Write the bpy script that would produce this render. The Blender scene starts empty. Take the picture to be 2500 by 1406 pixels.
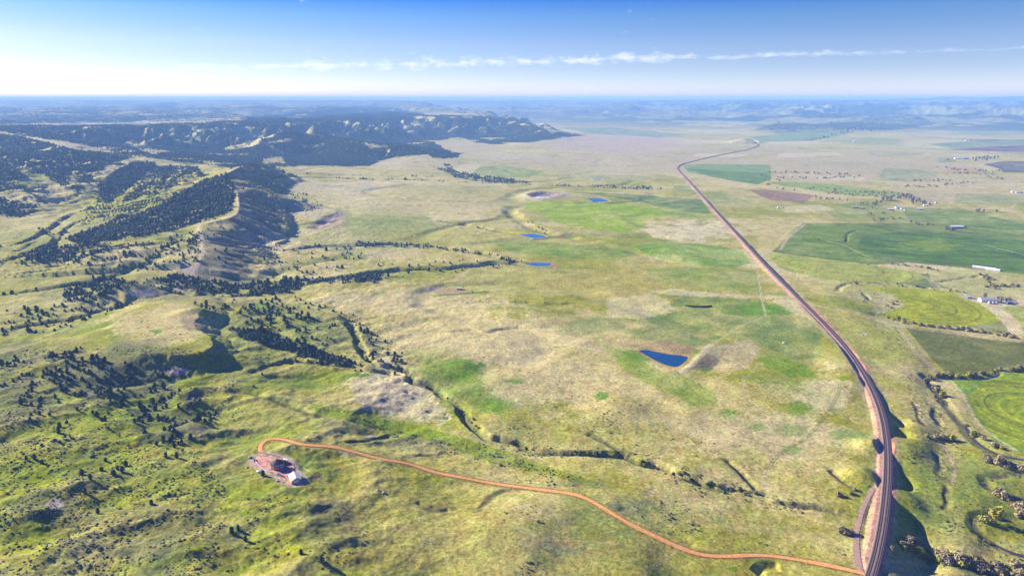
import bpy, bmesh, math, random
import numpy as np
from math import radians as R, sin, cos, tan, pi
from mathutils import Vector, Matrix

random.seed(7); rng = np.random.default_rng(7)
SC = bpy.context.scene
COL = SC.collection

# ---------------------------------------------------------------- camera
H = 350.0                       # metres above the valley floor
PITCH = R(15.43)
F = 2500*24/36.0                # focal length in pixels of the 2500 px wide photograph
CP, SP = cos(PITCH), sin(PITCH)
cam = bpy.data.cameras.new('camera'); cam.lens = 24; cam.sensor_width = 36
cam.clip_start = 1; cam.clip_end = 200000
camo = bpy.data.objects.new('camera', cam); COL.objects.link(camo)
camo.location = (0, 0, H); camo.rotation_euler = (pi/2-PITCH, 0, 0)
SC.camera = camo

# ---------------------------------------------------------------- sky, sun, exposure
SUN_AZ = (-0.90, 0.43); SUN_EL = R(24)
wd = bpy.data.worlds.new("World"); SC.world = wd; wd.use_nodes = True
def nd(nt, t, **kw):
    n = nt.nodes.new(t)
    for k, v in kw.items():
        if k.startswith('i_'):
            kk = k[2:]; n.inputs[int(kk) if kk.isdigit() else kk].default_value = v
        else: setattr(n, k, v)
    return n
def mth(nt, op, a, b=None, clamp=False):
    n = nt.nodes.new('ShaderNodeMath'); n.operation = op; n.use_clamp = clamp
    for i, v in enumerate((a, b)):
        if v is None: continue
        if isinstance(v, (int, float)): n.inputs[i].default_value = v
        else: nt.links.new(v, n.inputs[i])
    return n.outputs[0]
def build_world():
    nt = wd.node_tree; nt.nodes.clear(); L = nt.links.new
    out = nd(nt, 'ShaderNodeOutputWorld'); bg = nd(nt, 'ShaderNodeBackground'); bg.inputs['Strength'].default_value = 0.14
    tc = nd(nt, 'ShaderNodeTexCoord'); sx = nd(nt, 'ShaderNodeSeparateXYZ'); L(tc.outputs['Generated'], sx.inputs[0])
    sky = nd(nt, 'ShaderNodeTexSky', sky_type='NISHITA', sun_disc=False, sun_elevation=SUN_EL,
             sun_rotation=math.atan2(SUN_AZ[0], SUN_AZ[1]), altitude=900, air_density=1.0, dust_density=0.6, ozone_density=1.5)
    # the sky deepens quickly above the horizon on this clear day
    z2 = mth(nt, 'MULTIPLY', sx.outputs[2], 3.2)
    cb = nd(nt, 'ShaderNodeCombineXYZ'); L(sx.outputs[0], cb.inputs[0]); L(sx.outputs[1], cb.inputs[1]); L(z2, cb.inputs[2])
    nv = nd(nt, 'ShaderNodeVectorMath', operation='NORMALIZE'); L(cb.outputs[0], nv.inputs[0]); L(nv.outputs[0], sky.inputs[0])
    hs = nd(nt, 'ShaderNodeHueSaturation'); hs.inputs['Saturation'].default_value = 1.14; L(sky.outputs[0], hs.inputs['Color'])
    el0 = mth(nt, 'ARCSINE', sx.outputs[2])
    rp = nd(nt, 'ShaderNodeValToRGB'); e = rp.color_ramp; L(mth(nt, 'DIVIDE', el0, 0.3, True), rp.inputs[0])
    for i, (p, c) in enumerate([(0.0, (.58,.43,.41)), (.14, (.59,.46,.44)), (.24, (.62,.51,.51)), (.36, (.42,.49,.57)), (.46, (.10,.33,.66)), (.75, (.04,.22,.88)), (1.0, (.03,.22,1.1))]):
        k = e.elements[i] if i < 2 else e.elements.new(p)
        k.position = p; k.color = (*c, 1)
    tn = nd(nt, 'ShaderNodeMixRGB', blend_type='MULTIPLY'); tn.inputs[0].default_value = 1; L(hs.outputs[0], tn.inputs[1]); L(rp.outputs[0], tn.inputs[2])
    # low bank of cumulus along the horizon
    az = mth(nt, 'ARCTAN2', sx.outputs[0], sx.outputs[1])
    el = mth(nt, 'ARCSINE', sx.outputs[2])
    cc = nd(nt, 'ShaderNodeCombineXYZ'); L(mth(nt, 'MULTIPLY', az, 48.0), cc.inputs[0]); L(mth(nt, 'MULTIPLY', el, 110.0), cc.inputs[1])
    n1 = nd(nt, 'ShaderNodeTexNoise', i_Scale=1.0, i_Detail=7.0, i_Roughness=0.62); L(cc.outputs[0], n1.inputs['Vector'])
    base = mth(nt, 'SUBTRACT', mth(nt, 'ADD', mth(nt, 'MULTIPLY', az, 0.022), 0.0505), mth(nt, 'MULTIPLY', mth(nt, 'MULTIPLY', az, az), 0.022))     # height of the bank rises to the right
    c2 = nd(nt, 'ShaderNodeCombineXYZ'); L(mth(nt, 'MULTIPLY', az, 9.0), c2.inputs[0])
    n2 = nd(nt, 'ShaderNodeTexNoise', i_Scale=1.0, i_Detail=4.0, i_Roughness=0.6); L(c2.outputs[0], n2.inputs['Vector'])
    sw = mth(nt, 'SUBTRACT', n2.outputs[0], 0.5)
    dz = mth(nt, 'SUBTRACT', mth(nt, 'SUBTRACT', el, base), mth(nt, 'MULTIPLY', sw, 0.012))
    wid = mth(nt, 'SUBTRACT', 0.0155, mth(nt, 'MULTIPLY', mth(nt, 'ABSOLUTE', mth(nt, 'ADD', az, 0.12)), 0.0165))
    wid = mth(nt, 'MAXIMUM', wid, 0.0035)
    pr = mth(nt, 'SUBTRACT', 1.0, mth(nt, 'ABSOLUTE', mth(nt, 'DIVIDE', dz, wid)), True)
    cl = mth(nt, 'ADD', mth(nt, 'MULTIPLY', pr, 0.50), mth(nt, 'ADD', mth(nt, 'MULTIPLY', mth(nt, 'SUBTRACT', n1.outputs[0], 0.5), 1.35), mth(nt, 'MULTIPLY', sw, 0.9)))
    mr = nd(nt, 'ShaderNodeMapRange', interpolation_type='SMOOTHSTEP'); L(cl, mr.inputs[0])
    mr.inputs[1].default_value = 0.20; mr.inputs[2].default_value = 0.75; mr.inputs[4].default_value = 0.75
    fade = nd(nt, 'ShaderNodeMapRange'); L(az, fade.inputs[0])
    fade.inputs[1].default_value = -0.85; fade.inputs[2].default_value = -0.52
    mx = nd(nt, 'ShaderNodeMixRGB'); fr = nd(nt, 'ShaderNodeMapRange'); L(az, fr.inputs[0]); fr.inputs[1].default_value = 0.05; fr.inputs[2].default_value = 0.6; fr.inputs[3].default_value = 1.0; fr.inputs[4].default_value = 0.45
    L(mth(nt, 'MULTIPLY', mth(nt, 'MULTIPLY', mr.outputs[0], fade.outputs[0]), fr.outputs[0]), mx.inputs[0])
    L(tn.outputs[0], mx.inputs[1]); mx.inputs[2].default_value = (3.3, 3.4, 3.6, 1)
    L(mx.outputs[0], bg.inputs[0]); L(bg.outputs[0], out.inputs[0])
build_world()
sun = bpy.data.lights.new('sun', 'SUN'); sun.energy = 5.0; sun.angle = R(0.5); sun.color = (1.0, 0.91, 0.74)
suno = bpy.data.objects.new('sun', sun); COL.objects.link(suno); suno.location = (0, 0, 2000)
sd = Vector((SUN_AZ[0]*cos(SUN_EL), SUN_AZ[1]*cos(SUN_EL), sin(SUN_EL)))
suno.rotation_euler = sd.to_track_quat('Z', 'Y').to_euler()
vs = SC.view_settings; vs.view_transform = 'Standard'; vs.look = 'None'; vs.gamma = 1.0; vs.exposure = 1.36
SC.render.engine = 'CYCLES'
SC.cycles.use_denoising = True
try: SC.cycles.denoiser = 'OPENIMAGEDENOISE'
except Exception: pass
SC.cycles.max_bounces = 4; SC.cycles.diffuse_bounces = 2; SC.cycles.glossy_bounces = 2; SC.cycles.volume_bounces = 2

# ---------------------------------------------------------------- helpers: noise
_ga = rng.random(65536)*2*pi; _gx, _gy = np.cos(_ga).astype(np.float32), np.sin(_ga).astype(np.float32)
def perlin(x, y, seed=0):
    x = np.asarray(x, np.float32); y = np.asarray(y, np.float32)
    xi = np.floor(x); yi = np.floor(y); fx = x-xi; fy = y-yi
    xi = xi.astype(np.int64); yi = yi.astype(np.int64)
    u = fx*fx*fx*(fx*(fx*6-15)+10); v = fy*fy*fy*(fy*(fy*6-15)+10)
    def g(ix, iy, dx, dy):
        h = (ix*73856093 ^ iy*19349663 ^ (seed*83492791+1013)); h = ((h ^ (h >> 13))*1274126177) & 0xffffffff
        h = (h ^ (h >> 16)) & 65535
        return _gx[h]*dx+_gy[h]*dy
    a = g(xi, yi, fx, fy); b = g(xi+1, yi, fx-1, fy); c = g(xi, yi+1, fx, fy-1); d = g(xi+1, yi+1, fx-1, fy-1)
    return (a+(b-a)*u+((c-a)+(a-b-c+d)*u)*v)*1.5
def fbm(x, y, s, o=4, seed=0, g=0.5):
    r = 0; a = 1; t = 0
    for k in range(o):
        r = r+a*perlin(x/s, y/s, seed+k*17); t += a; a *= g; s *= 0.5
    return r/t
def ridged(x, y, s, o=4, seed=0, g=0.5):
    r = 0; a = 1; t = 0
    for k in range(o):
        r = r+a*(1-np.abs(perlin(x/s, y/s, seed+k*17))*1.6); t += a; a *= g; s *= 0.5
    return r/t
def sst(a, b, x): t = np.clip((x-a)/(b-a), 0, 1); return t*t*(3-2*t)

# ---------------------------------------------------------------- terrain grid (fine near, coarse far)
pxc = np.concatenate([np.arange(-700, -60, 9.0), np.arange(-60, 2560, 1.95), np.arange(2560, 3200, 9.0)])
TC = (pxc-1250)/F
pyr = np.concatenate([np.arange(1640, 1430, -3.0), np.arange(1430, 640, -1.75), np.arange(640, 400, -0.8), np.arange(400, 270, -0.5), np.arange(270, 252.5, -0.25)])
YR = H/np.tan(PITCH+np.arctan((pyr-703)/F))
DEP = YR*CP+H*SP
NR, NC = len(YR), len(TC)
X = (TC[None, :]*DEP[:, None]).astype(np.float32); Y = np.repeat(YR[:, None], NC, 1).astype(np.float32)
RHO = np.sqrt(X*X+Y*Y)
print('grid', NR, NC, NR*NC, YR[0], YR[-1])
def unproj(px, py, z=0.0):
    px = np.asarray(px, float); py = np.asarray(py, float); z = np.asarray(z, float)
    a = (px-1250)/F; b = -(py-703)/F
    dy = CP+b*SP; dz = -SP+b*CP; t = (z-H)/dz
    return a*t, dy*t
def project(x, y, z):
    dep = y*CP-(z-H)*SP; up = y*SP+(z-H)*CP
    return 1250+F*x/dep, 703-F*up/dep
def pxm(x, y, z=0): return F/(y*CP-(z-H)*SP)      # photograph pixels per metre at a place
def sl_for(x0, x1, y0, y1):
    r0 = max(0, np.searchsorted(YR, y0)-1); r1 = min(NR, np.searchsorted(YR, y1)+1)
    if r1 <= r0: return None
    d0, d1 = DEP[r0], DEP[r1-1]
    c0 = max(0, np.searchsorted(TC, min(x0/d0, x0/d1))-1); c1 = min(NC, np.searchsorted(TC, max(x1/d0, x1/d1))+1)
    if c1 <= c0: return None
    return (slice(r0, r1), slice(c0, c1))
def polydist(P, V, margin, wob=0, ws=40, seed=5):
    """distance from the grid to a polyline (within margin), arc length, side (+ right of travel) and values V interpolated along it"""
    P = np.asarray(P, np.float32); V = np.asarray(V, np.float32)
    S = sl_for(P[:, 0].min()-margin, P[:, 0].max()+margin, P[:, 1].min()-margin, P[:, 1].max()+margin)
    if S is None: return None
    XX = X[S]; YY = Y[S]
    if wob: 
        XX, YY = XX+wob*fbm(XX, YY, ws, 3, seed), YY+wob*fbm(XX, YY, ws, 3, seed+50)
    D = np.full(XX.shape, 1e9, np.float32); A = np.zeros_like(D); SD = np.zeros_like(D); VV = np.zeros_like(D)
    s0 = 0
    for i in range(len(P)-1):
        a, b = P[i], P[i+1]; d = b-a; l2 = max(float(d@d), 1e-6); l = math.sqrt(l2)
        T = sl_for(min(a[0], b[0])-margin, max(a[0], b[0])+margin, min(a[1], b[1])-margin, max(a[1], b[1])+margin)
        if T is not None:
            q = (slice(max(0, T[0].start-S[0].start), max(0, T[0].stop-S[0].start)), slice(max(0, T[1].start-S[1].start), max(0, T[1].stop-S[1].start)))
            rx = XX[q]-a[0]; ry = YY[q]-a[1]; t = np.clip((rx*d[0]+ry*d[1])/l2, 0, 1)
            ex = rx-t*d[0]; ey = ry-t*d[1]; dd = np.sqrt(ex*ex+ey*ey); m = dd < D[q]
            D[q] = np.where(m, dd, D[q]); A[q] = np.where(m, s0+t*l, A[q])
            SD[q] = np.where(m, np.sign(rx*d[1]-ry*d[0]), SD[q]); VV[q] = np.where(m, V[i]+(V[i+1]-V[i])*t, VV[q])
        s0 += l
    return S, D, A, SD, VV
def smooth_line(P, n=6):
    """Catmull-Rom through the points (any number of columns)"""
    P = np.asarray(P, float)
    if len(P) < 3: return P
    Q = np.vstack([2*P[0]-P[1], P, 2*P[-1]-P[-2]]); out = []
    for i in range(1, len(Q)-2):
        for k in range(n):
            t = k/n; out.append(0.5*((2*Q[i])+(-Q[i-1]+Q[i+1])*t+(2*Q[i-1]-5*Q[i]+4*Q[i+1]-Q[i+2])*t*t+(-Q[i-1]+3*Q[i]-3*Q[i+1]+Q[i+2])*t**3))
    out.append(Q[-2]); return np.array(out)
def inpoly(xx, yy, P):
    ins = np.zeros(xx.shape, bool); n = len(P)
    for i in range(n):
        x1, y1 = P[i]; x2, y2 = P[(i+1) % n]
        if y1 == y2: continue
        c = ((y1 > yy) != (y2 > yy)) & (xx < (x2-x1)*(yy-y1)/(y2-y1)+x1); ins ^= c
    return ins
def sdpoly(xx, yy, P, ys=1.0):
    """signed distance, positive inside; ys stretches y"""
    d = np.full(xx.shape, 1e9, np.float32); n = len(P)
    for i in range(n):
        ax, ay = P[i]; bx, by = P[(i+1) % n]; dx, dy = bx-ax, (by-ay)*ys; l2 = max(dx*dx+dy*dy, 1e-9)
        rx = xx-ax; ry = (yy-ay)*ys; t = np.clip((rx*dx+ry*dy)/l2, 0, 1)
        d = np.minimum(d, (rx-t*dx)**2+(ry-t*dy)**2)
    d = np.sqrt(d); return np.where(inpoly(xx, yy, P), d, -d)

# ---------------------------------------------------------------- terrain: broad heights
BASE = [(-500,1500,45),(-500,900,35),(-500,700,20),(-500,560,40),(0,1500,38),(0,1300,36),(0,1100,32),(0,900,22),(0,800,14),(0,700,12),(0,600,18),(0,540,28),(0,480,45),(0,420,80),(100,640,12),(300,640,10),(100,540,25),(250,500,30),(430,500,22),
 (520,440,35),(200,440,60),(200,1250,30),(400,1200,30),(400,1500,38),(680,1140,27),(620,1250,26),(600,1000,18),(800,1450,28),(900,1200,18),(1250,1300,17),(1500,1450,12),(1250,1130,3),(1000,1040,3),(1700,1420,4),(1900,1300,1),(2000,1200,2),
 (2100,1150,3),(2110,1400,3),(1500,1000,6),(1100,900,9),(800,930,10),(1250,800,8),(1600,950,3),(1800,1000,3),(850,760,5),(1200,700,0),(1500,700,0),(2000,900,0),(2260,1330,-11),(2250,1190,-4),(2300,1100,-10),(2450,1400,-13),(2290,950,-7),(2400,800,-8),(2450,1000,-10),
 (2200,750,-6),(2000,640,-2),(2300,600,-7),(2900,1300,-12),(2900,800,-8),(2900,500,-4),(1800,500,0),(1500,400,0),(1300,400,0),(900,450,5),(1000,600,0),(800,600,5),(700,520,8),(1200,350,2),(1900,370,0),(2300,400,-4),(1650,330,0),(2000,330,0),(700,700,6),(500,760,14),
 (700,850,8),(1400,300,0),(2000,290,0),(2800,300,0),(1300,270,20),(2000,262,30),(400,700,10),(250,760,12),(2150,860,1.5),(2195,920,1),(2220,985,0),(2240,1090,1.5),(2250,1150,-1),(2290,1210,-4),(2060,800,2),(2000,830,4),(2040,900,5),(620,640,6),(1400,1500,14),(2050,1500,4),(380,400,45),(480,395,40),(600,395,30),(750,405,12),(900,410,6)]
def build_base():
    B = np.array(BASE, float); bx, by = unproj(B[:, 0], B[:, 1], B[:, 2]*0.9)
    ua = bx/(by*CP+H*SP)*2.2; ub = np.log(by)
    # Shepard on a coarser grid, then row/column interpolation
    ri = np.unique(np.r_[np.arange(0, NR, 6), NR-1]); ci = np.unique(np.r_[np.arange(0, NC, 8), NC-1])
    ga = np.repeat((TC[ci]*2.2)[None], len(ri), 0); gb = np.repeat(np.log(YR[ri])[:, None], len(ci), 1)
    num = np.zeros(ga.shape); den = np.zeros(ga.shape)
    for a, b, z in zip(ua, ub, B[:, 2]):
        w = 1/((ga-a)**2+(gb-b)**2+0.006)**2; num += w*z; den += w
    G = num/den
    T = np.empty((len(ri), NC))
    for i in range(len(ri)): T[i] = np.interp(np.arange(NC), ci, G[i])
    Z = np.empty((NR, NC), np.float32)
    for j in range(NC): Z[:, j] = np.interp(np.arange(NR), ri, T[:, j])
    return Z
Z = build_base()
nearw = 1-sst(2500, 6000, RHO)
leftw = sst(0.06, -0.30, X/DEP[:, None])                       # foothills on the left
# rolling ground
Z += (3.0+5.0*leftw)*fbm(X, Y, 420, 3, 11)*(0.35+0.65*leftw)
lowl = leftw*sst(1500, 900, RHO)
rot = 0.62; XA = X*cos(rot)+Y*sin(rot); XB = -X*sin(rot)+Y*cos(rot)
Z += lowl*9.0*(ridged(XA/2.1, XB, 105, 3, 23)-0.55)            # diagonal spurs in the near left
Z += 1.6*nearw*fbm(X, Y, 90, 3, 31)
Z += (0.5+0.9*leftw)*nearw*fbm(X, Y, 14, 3, 37)+1.5*lowl*(ridged(XA/1.8, XB, 34, 3, 38)-.5)
# the far tableland behind the escarpment, rim traced at about 170 m
RIM = [(-900,324),(-300,318),(0,313),(60,312),(250,309),(400,306),(520,303),(640,299),(760,295),(860,290),(940,285),(1010,284),(1070,285),(1130,286),(1170,284),(1130,276),(1100,270),(1000,264),(900,259),(700,257),(300,256),(-900,256)]
rx, ry = unproj([p[0] for p in RIM], [p[1] for p in RIM], 165.0)
RIMW = np.c_[rx, ry].astype(np.float32)
r0 = np.searchsorted(YR, 2300)
XX, YY = X[r0:], Y[r0:]
wx = XX+170*fbm(XX, YY, 600, 4, 41); wy = YY+170*fbm(XX, YY, 600, 4, 42)
sdw = sdpoly(wx, wy, RIMW)
spur = ridged(XX*0.8+YY*0.35, YY*0.8-XX*0.2, 560, 4, 43)
W = 880.0
t = np.clip((sdw+W+(spur-0.62)*900*np.clip(1-np.abs(sdw+W*0.45)/(W*0.9), 0, 1))/W, 0, 1)
pl = t**0.92*(168+7*fbm(XX, YY, 1500, 3, 44)); pl = pl-48*t*(1-t)*4*np.clip(.75-spur, 0, 1)+115*(ridged(XX*.9+YY*.3, YY*.9-XX*.3, 340, 4, 48)-.58)*4*t*(1-t)
canyon = sst(0.25, 0.75, ridged(XX, YY*1.0, 2600, 3, 45))*sst(150, 900, sdw)
pl -= 75*canyon*t; pl += t*sst(100, 900, sdw)*70*(ridged(XX, YY, 1500, 4, 46)-.45)
Z[r0:] = np.where(t > 0, np.maximum(Z[r0:]*(1-t)+pl, Z[r0:]), Z[r0:])
# distant hill country
far = sst(9000, 16000, RHO)*sst(75000, 50000, RHO)
hx = sst(0.02, 0.35, X/DEP[:, None])
HW = far*(0.55+0.45*hx)
Z += HW*(330*np.clip(ridged(X, Y, 2600, 5, 51)-0.52, 0, 1)+150*np.clip(ridged(X, Y, 1000, 4, 52)-0.5, 0, 1))
mid = sst(5200, 7500, RHO)*sst(12500, 9500, RHO)
Z += 285*sst(9500, 27000, RHO)+60*sst(9000, 14000, RHO)*sst(60000, 30000, RHO)*np.clip(ridged(X, Y, 5200, 3, 57)-.45, 0, 1)
Z = np.where(RHO > 8000, np.minimum(Z, 200+142*np.tanh((Z-200)/142)), Z).astype(np.float32)
# butte hills on the far right of the plain, seen as low dark hills
def ridge(pts, wl, wr, p=1.2, flute=0.35, fs=60, seed=3, wob=8, n=5):
    """a ridge: pts (px, py, z) on its crest; wl / wr = widths to its left / right foot"""
    global Z
    q = smooth_line(pts, n); x, y = unproj(q[:, 0], q[:, 1], q[:, 2])
    m = max(wl, wr)*1.5+30
    r = polydist(np.c_[x, y], q[:, 2], m, wob, 60, seed)
    if r is None: return
    S, D, A, SD, V = r
    w = np.where(SD > 0, wr, wl)
    fl = ridged(A/fs+0.0*D, SD*3.7+D/(fs*5), 1.0, 3, seed+7)-0.55
    t = 1-D/(w*(1+flute*fl*np.clip(D/(0.25*w), 0, 1)))
    t = np.clip(t, 0, 1); pr = t**p*(1-0.25*(1-t)*t*4*np.clip(-fl, 0, 1))
    b = Z[S]; h = b+(V-b)*pr
    Z[S] = np.where((D < 1e8) & (V > b), np.maximum(b, h), b)
def bump(px, py, r, dz, z=0.0, p=2, ax=1.0, ang=0):
    x, y = unproj(px, py, z); S = sl_for(x-3*r, x+3*r, y-3*r, y+3*r)
    if S is None: return
    dx, dy = X[S]-x, Y[S]-y; c, s = cos(ang), sin(ang)
    Z[S] += dz*np.exp(-((((dx*c+dy*s)/ax)**2+(-dx*s+dy*c)**2)/r**2)**(p/2))
for pts, wl, wr in [
    ([(1845,316,15),(1900,308,40),(1945,306,44),(2000,310,30),(2060,312,20)], 420, 380),
    ([(2000,310,30),(2060,301,46),(2110,299,50),(2160,305,32),(2230,312,10)], 420, 340),
    ([(1980,294,40),(2080,291,52),(2160,288,70),(2225,283,112),(2250,292,60),(2290,303,5)], 700, 500),
    ([(1560,293,20),(1640,283,45),(1670,279,66),(1720,287,36),(1790,295,10)], 420, 380),
    ([(1330,285,20),(1420,279,40),(1500,278,40),(1600,284,20)], 700, 500),
    ([(2290,284,25),(2380,279,45),(2480,281,40),(2600,283,40)], 800, 500)]:
    ridge(pts, wl, wr, 1.1, 0.5, 170, 5, 40)
# far blue range at the right end of the skyline
def range_far():
    pts = [(2040,248),(2140,242),(2200,240),(2280,238.5),(2325,234),(2345,236),(2400,237),(2500,234),(2620,233.5),(2900,233),(3300,235)]
    yy = 24000.; P = []
    for px, py in pts:
        d = PITCH+math.atan((py-703)/F); z = H-yy*tan(d)
        P.append(((px-1250)/F*(yy*CP-(z-H)*SP), yy, z))
    P = np.array(P); r = polydist(P[:, :2], P[:, 2], 6000, 300, 1500, 9)
    S, D, A, SD, V = r; t = np.clip(1-D/3000, 0, 1)**1.0
    Z[S] = np.maximum(Z[S], np.where(D < 1e8, V*t*(0.94+0.06*ridged(A, D, 1200, 4, 3)), -1e9))
range_far()
# spurs and ridges of the near escarpment
ridge([(-200,314,172),(0,318,165),(50,324,158),(100,336,140),(168,348,122),(270,356,100),(336,373,82),(370,391,66),(430,397,56),(480,404,44)], 420, 420, 1.1, 0.45, 110, 13)
ridge([(100,337,135),(180,372,110),(250,390,88),(300,430,60),(280,465,40),(240,495,27)], 260, 260, 1.0, 0.5, 80, 14)
ridge([(370,393,66),(352,425,52),(320,455,44),(262,500,26)], 170, 170, 1.0, 0.5, 60, 15)
ridge([(-260,370,140),(-60,368,128),(30,388,102),(100,424,74),(168,468,40)], 300, 280, 1.0, 0.6, 80, 16)
ridge([(-260,420,100),(-60,428,86),(30,450,66),(80,480,46),(110,520,28)], 200, 200, 1.0, 0.6, 60, 17)
ridge([(-200,490,70),(-60,495,58),(30,515,40),(70,540,28)], 130, 130, 1.0, 0.6, 40, 34)
ridge([(440,402,60),(400,430,52),(330,470,38),(300,492,28)], 120, 120, 1.0, 0.5, 45, 35)
ridge([(500,405,62),(470,430,54),(400,470,42),(330,510,30)], 130, 120, 1.0, 0.5, 45, 36)
ridge([(690,318,150),(800,333,108),(900,347,86),(980,353,72),(1040,363,50),(1095,377,22),(1122,385,0)], 330, 300, 1.1, 0.45, 100, 18)
ridge([(705,330,110),(690,344,95),(650,351,80),(622,366,52),(600,388,22)], 230, 230, 1.1, 0.4, 80, 19)
ridge([(1130,287,158),(1200,288,150),(1260,296,128),(1310,311,88),(1350,328,38),(1374,337,2)], 520, 420, 1.15, 0.45, 130, 20)
ridge([(1050,315,70),(1090,312,66),(1125,330,8)], 200, 160, 1.1, 0.4, 80, 21)
# the long bare-crested ridge in front
MAINR = [(640,399,84),(598,405,104),(570,414,110),(548,427,105),(545,441,98),(573,463,88),(582,490,78),(581,514,68),(562,530,62),(520,540,57),(486,551,52),(493,580,45),(494,612,38),(490,640,31),(474,664,18),(466,690,6)]
ridge(MAINR, 128, 330, 0.95, 0.75, 34, 25, 5)
ridge([(573,463,86),(620,470,62),(690,487,42),(745,496,20),(802,508,1)], 85, 85, 0.95, 0.7, 30, 26, 4)
ridge([(640,410,82),(690,424,46),(722,437,28),(760,458,1)], 70, 75, 0.95, 0.6, 30, 27, 4)
ridge([(545,441,92),(480,470,62),(400,510,40),(300,548,24)], 220, 160, 1.0, 0.5, 70, 28)
ridge([(486,551,52),(400,570,38),(300,580,28),(190,597,18)], 130, 110, 1.0, 0.5, 50, 29)
ridge([(494,612,38),(420,630,24),(350,650,18)], 80, 70, 1.0, 0.5, 40, 30)
ridge([(230,618,34),(215,640,26),(225,655,12)], 45, 45, 1.1, 0.4, 30, 31)
ridge([(330,690,30),(270,705,26),(200,725,18)], 60, 55, 1.0, 0.5, 30, 32)
ridge([(1780,345,8),(1816,338,38),(1838,344,6)], 150, 150, 1.0, 0.2, 60, 33)
# fluted spurs on the left, small drainage lines on the plain
for px, py, z0, rr_, amp in [(90,478,50,330,26),(40,400,100,420,34),(420,440,50,220,14),(200,400,80,300,20),(60,600,20,150,6),(300,620,25,160,8)]:
    x, y = unproj(px, py, z0); S = sl_for(x-2.2*rr_, x+2.2*rr_, y-2.2*rr_, y+2.2*rr_)
    if S: Z[S] += (amp*np.exp(-((X[S]-x)**2+(Y[S]-y)**2)/rr_**2)*(ridged(X[S]*.55+Y[S]*.5, Y[S]*1.0-X[S]*.45, 120, 4, 58)-.5)).astype(np.float32)
wxx = X+40*fbm(X, Y, 160, 3, 62); wyy = Y+40*fbm(X, Y, 160, 3, 63)
DRAIN = (sst(.80, .995, 1-np.abs(perlin(wxx/520, wyy/430, 64))*1.6)*nearw*sst(0.32, 0.22, X/DEP[:, None]-.0)*sst(.1, .35, .5+fbm(X, Y, 800, 2, 66))).astype(np.float32)
x, y = unproj(915, 1005, 8); DRAIN *= (1-np.exp(-((X-x)**2+(Y-y)**2)/75.**2)); Z -= 4.0*DRAIN; Z += (3.0*nearw*(ridged(X, Y, 210, 3, 67)-.5)*sst(0.36, 0.25, X/DEP[:, None])).astype(np.float32)
# the flat mesa on the left
def mesa():
    P = [(255,812),(300,765),(360,742),(430,742),(492,762),(470,800),(503,812),(522,836),(505,858),(440,868),(350,862),(285,846)]
    x, y = unproj([p[0] for p in P], [p[1] for p in P], 35.0); W_ = np.c_[x, y]
    S = sl_for(x.min()-120, x.max()+120, y.min()-120, y.max()+120)
    a = X[S]+10*fbm(X[S], Y[S], 40, 4, 61); b = Y[S]+10*fbm(X[S], Y[S], 40, 4, 62)
    s = sdpoly(a, b, W_); east = sst(-40, 60, X[S]-x.mean())
    w = 110-80*east; t = np.clip((s+w)/w, 0, 1); t = t*(1-0.35*t*(1-t)*4*ridged(a, b, 22, 3, 63)*east)
    Z[S] += (35-Z[S])*t*0.98*(t > 0)
mesa()
for a in [(466,958,13,15,18),(480,985,15,14,18),(492,1050,17,13,20),(455,930,14,8,18),(520,915,16,7,14),(590,880,18,8,12),(470,770,16,10,30),(560,775,25,8,14),
          (130,1220,18,9,30),(90,1270,20,9,32),(150,1350,20,7,36),(440,1350,16,9,34),(30,920,30,10,22),(100,855,26,8,20),(300,960,25,8,20),(250,1040,22,7,24),(430,880,20,6,18),(620,765,22,6,10),(1245,1020,30,3,5),(1500,1000,26,5,5),(1250,1300,40,4,15),(1700,1160,30,4,3)]:
    bump(a[0], a[1], a[2], a[3]*.6, a[4], 2.0, 1.6, rot)
# lower ground that the railway crosses on banks, higher ground it cuts through
for a in [(2215,1330,17,-9,-5),(2235,1360,16,-5,-8),(2200,1265,13,-6,-4),(2195,1180,11,-7,-3),(2188,1025,13,-8,0),(2200,1055,11,-6,0),(2192,1098,24,5,0),(2198,1222,20,6,-2),(2120,1085,15,6,4),(2104,1160,15,6,4),(2060,890,30,3,2),(2040,860,26,3,2),(2085,930,20,3,3)]:
    bump(*a[:5], 2.6)

# ---------------------------------------------------------------- looking things up on the ground
def zat(x, y):
    x = np.asarray(x, float); y = np.asarray(y, float)
    r = np.interp(y, YR, np.arange(NR)); d = y*CP+H*SP; c = np.interp(x/d, TC, np.arange(NC))
    r0 = np.clip(r.astype(int), 0, NR-2); c0 = np.clip(c.astype(int), 0, NC-2); fr = r-r0; fc = c-c0
    return (Z[r0, c0]*(1-fr)+Z[r0+1, c0]*fr)*(1-fc)+(Z[r0, c0+1]*(1-fr)+Z[r0+1, c0+1]*fr)*fc
def hit(px, py):
    """where the line of sight through these photograph pixels meets the ground"""
    px = np.atleast_1d(np.asarray(px, float)); py = np.atleast_1d(np.asarray(py, float))
    a = (px-1250)/F; b = -(py-703)/F; k = CP+b*SP; m = -SP+b*CP
    ox = np.zeros(len(px)); oy = np.zeros(len(px))
    for i in range(len(px)):
        t = YR/k[i]; zr = H+t*m[i]; xr = a[i]*t
        c = np.clip(np.searchsorted(TC, xr/DEP), 0, NC-1)
        u = np.nonzero(Z[np.arange(NR), c] >= zr)[0]
        j = u[0] if len(u) else NR-1
        if j > 0:
            g0 = zr[j-1]-Z[j-1, c[j-1]]; g1 = zr[j]-Z[j, c[j]]; f = g0/(g0-g1) if g0 != g1 else 0
            y = YR[j-1]+(YR[j]-YR[j-1])*min(max(f, 0), 1)
        else: y = YR[0]
        oy[i] = y; ox[i] = a[i]*y/k[i]
    return ox, oy
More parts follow.
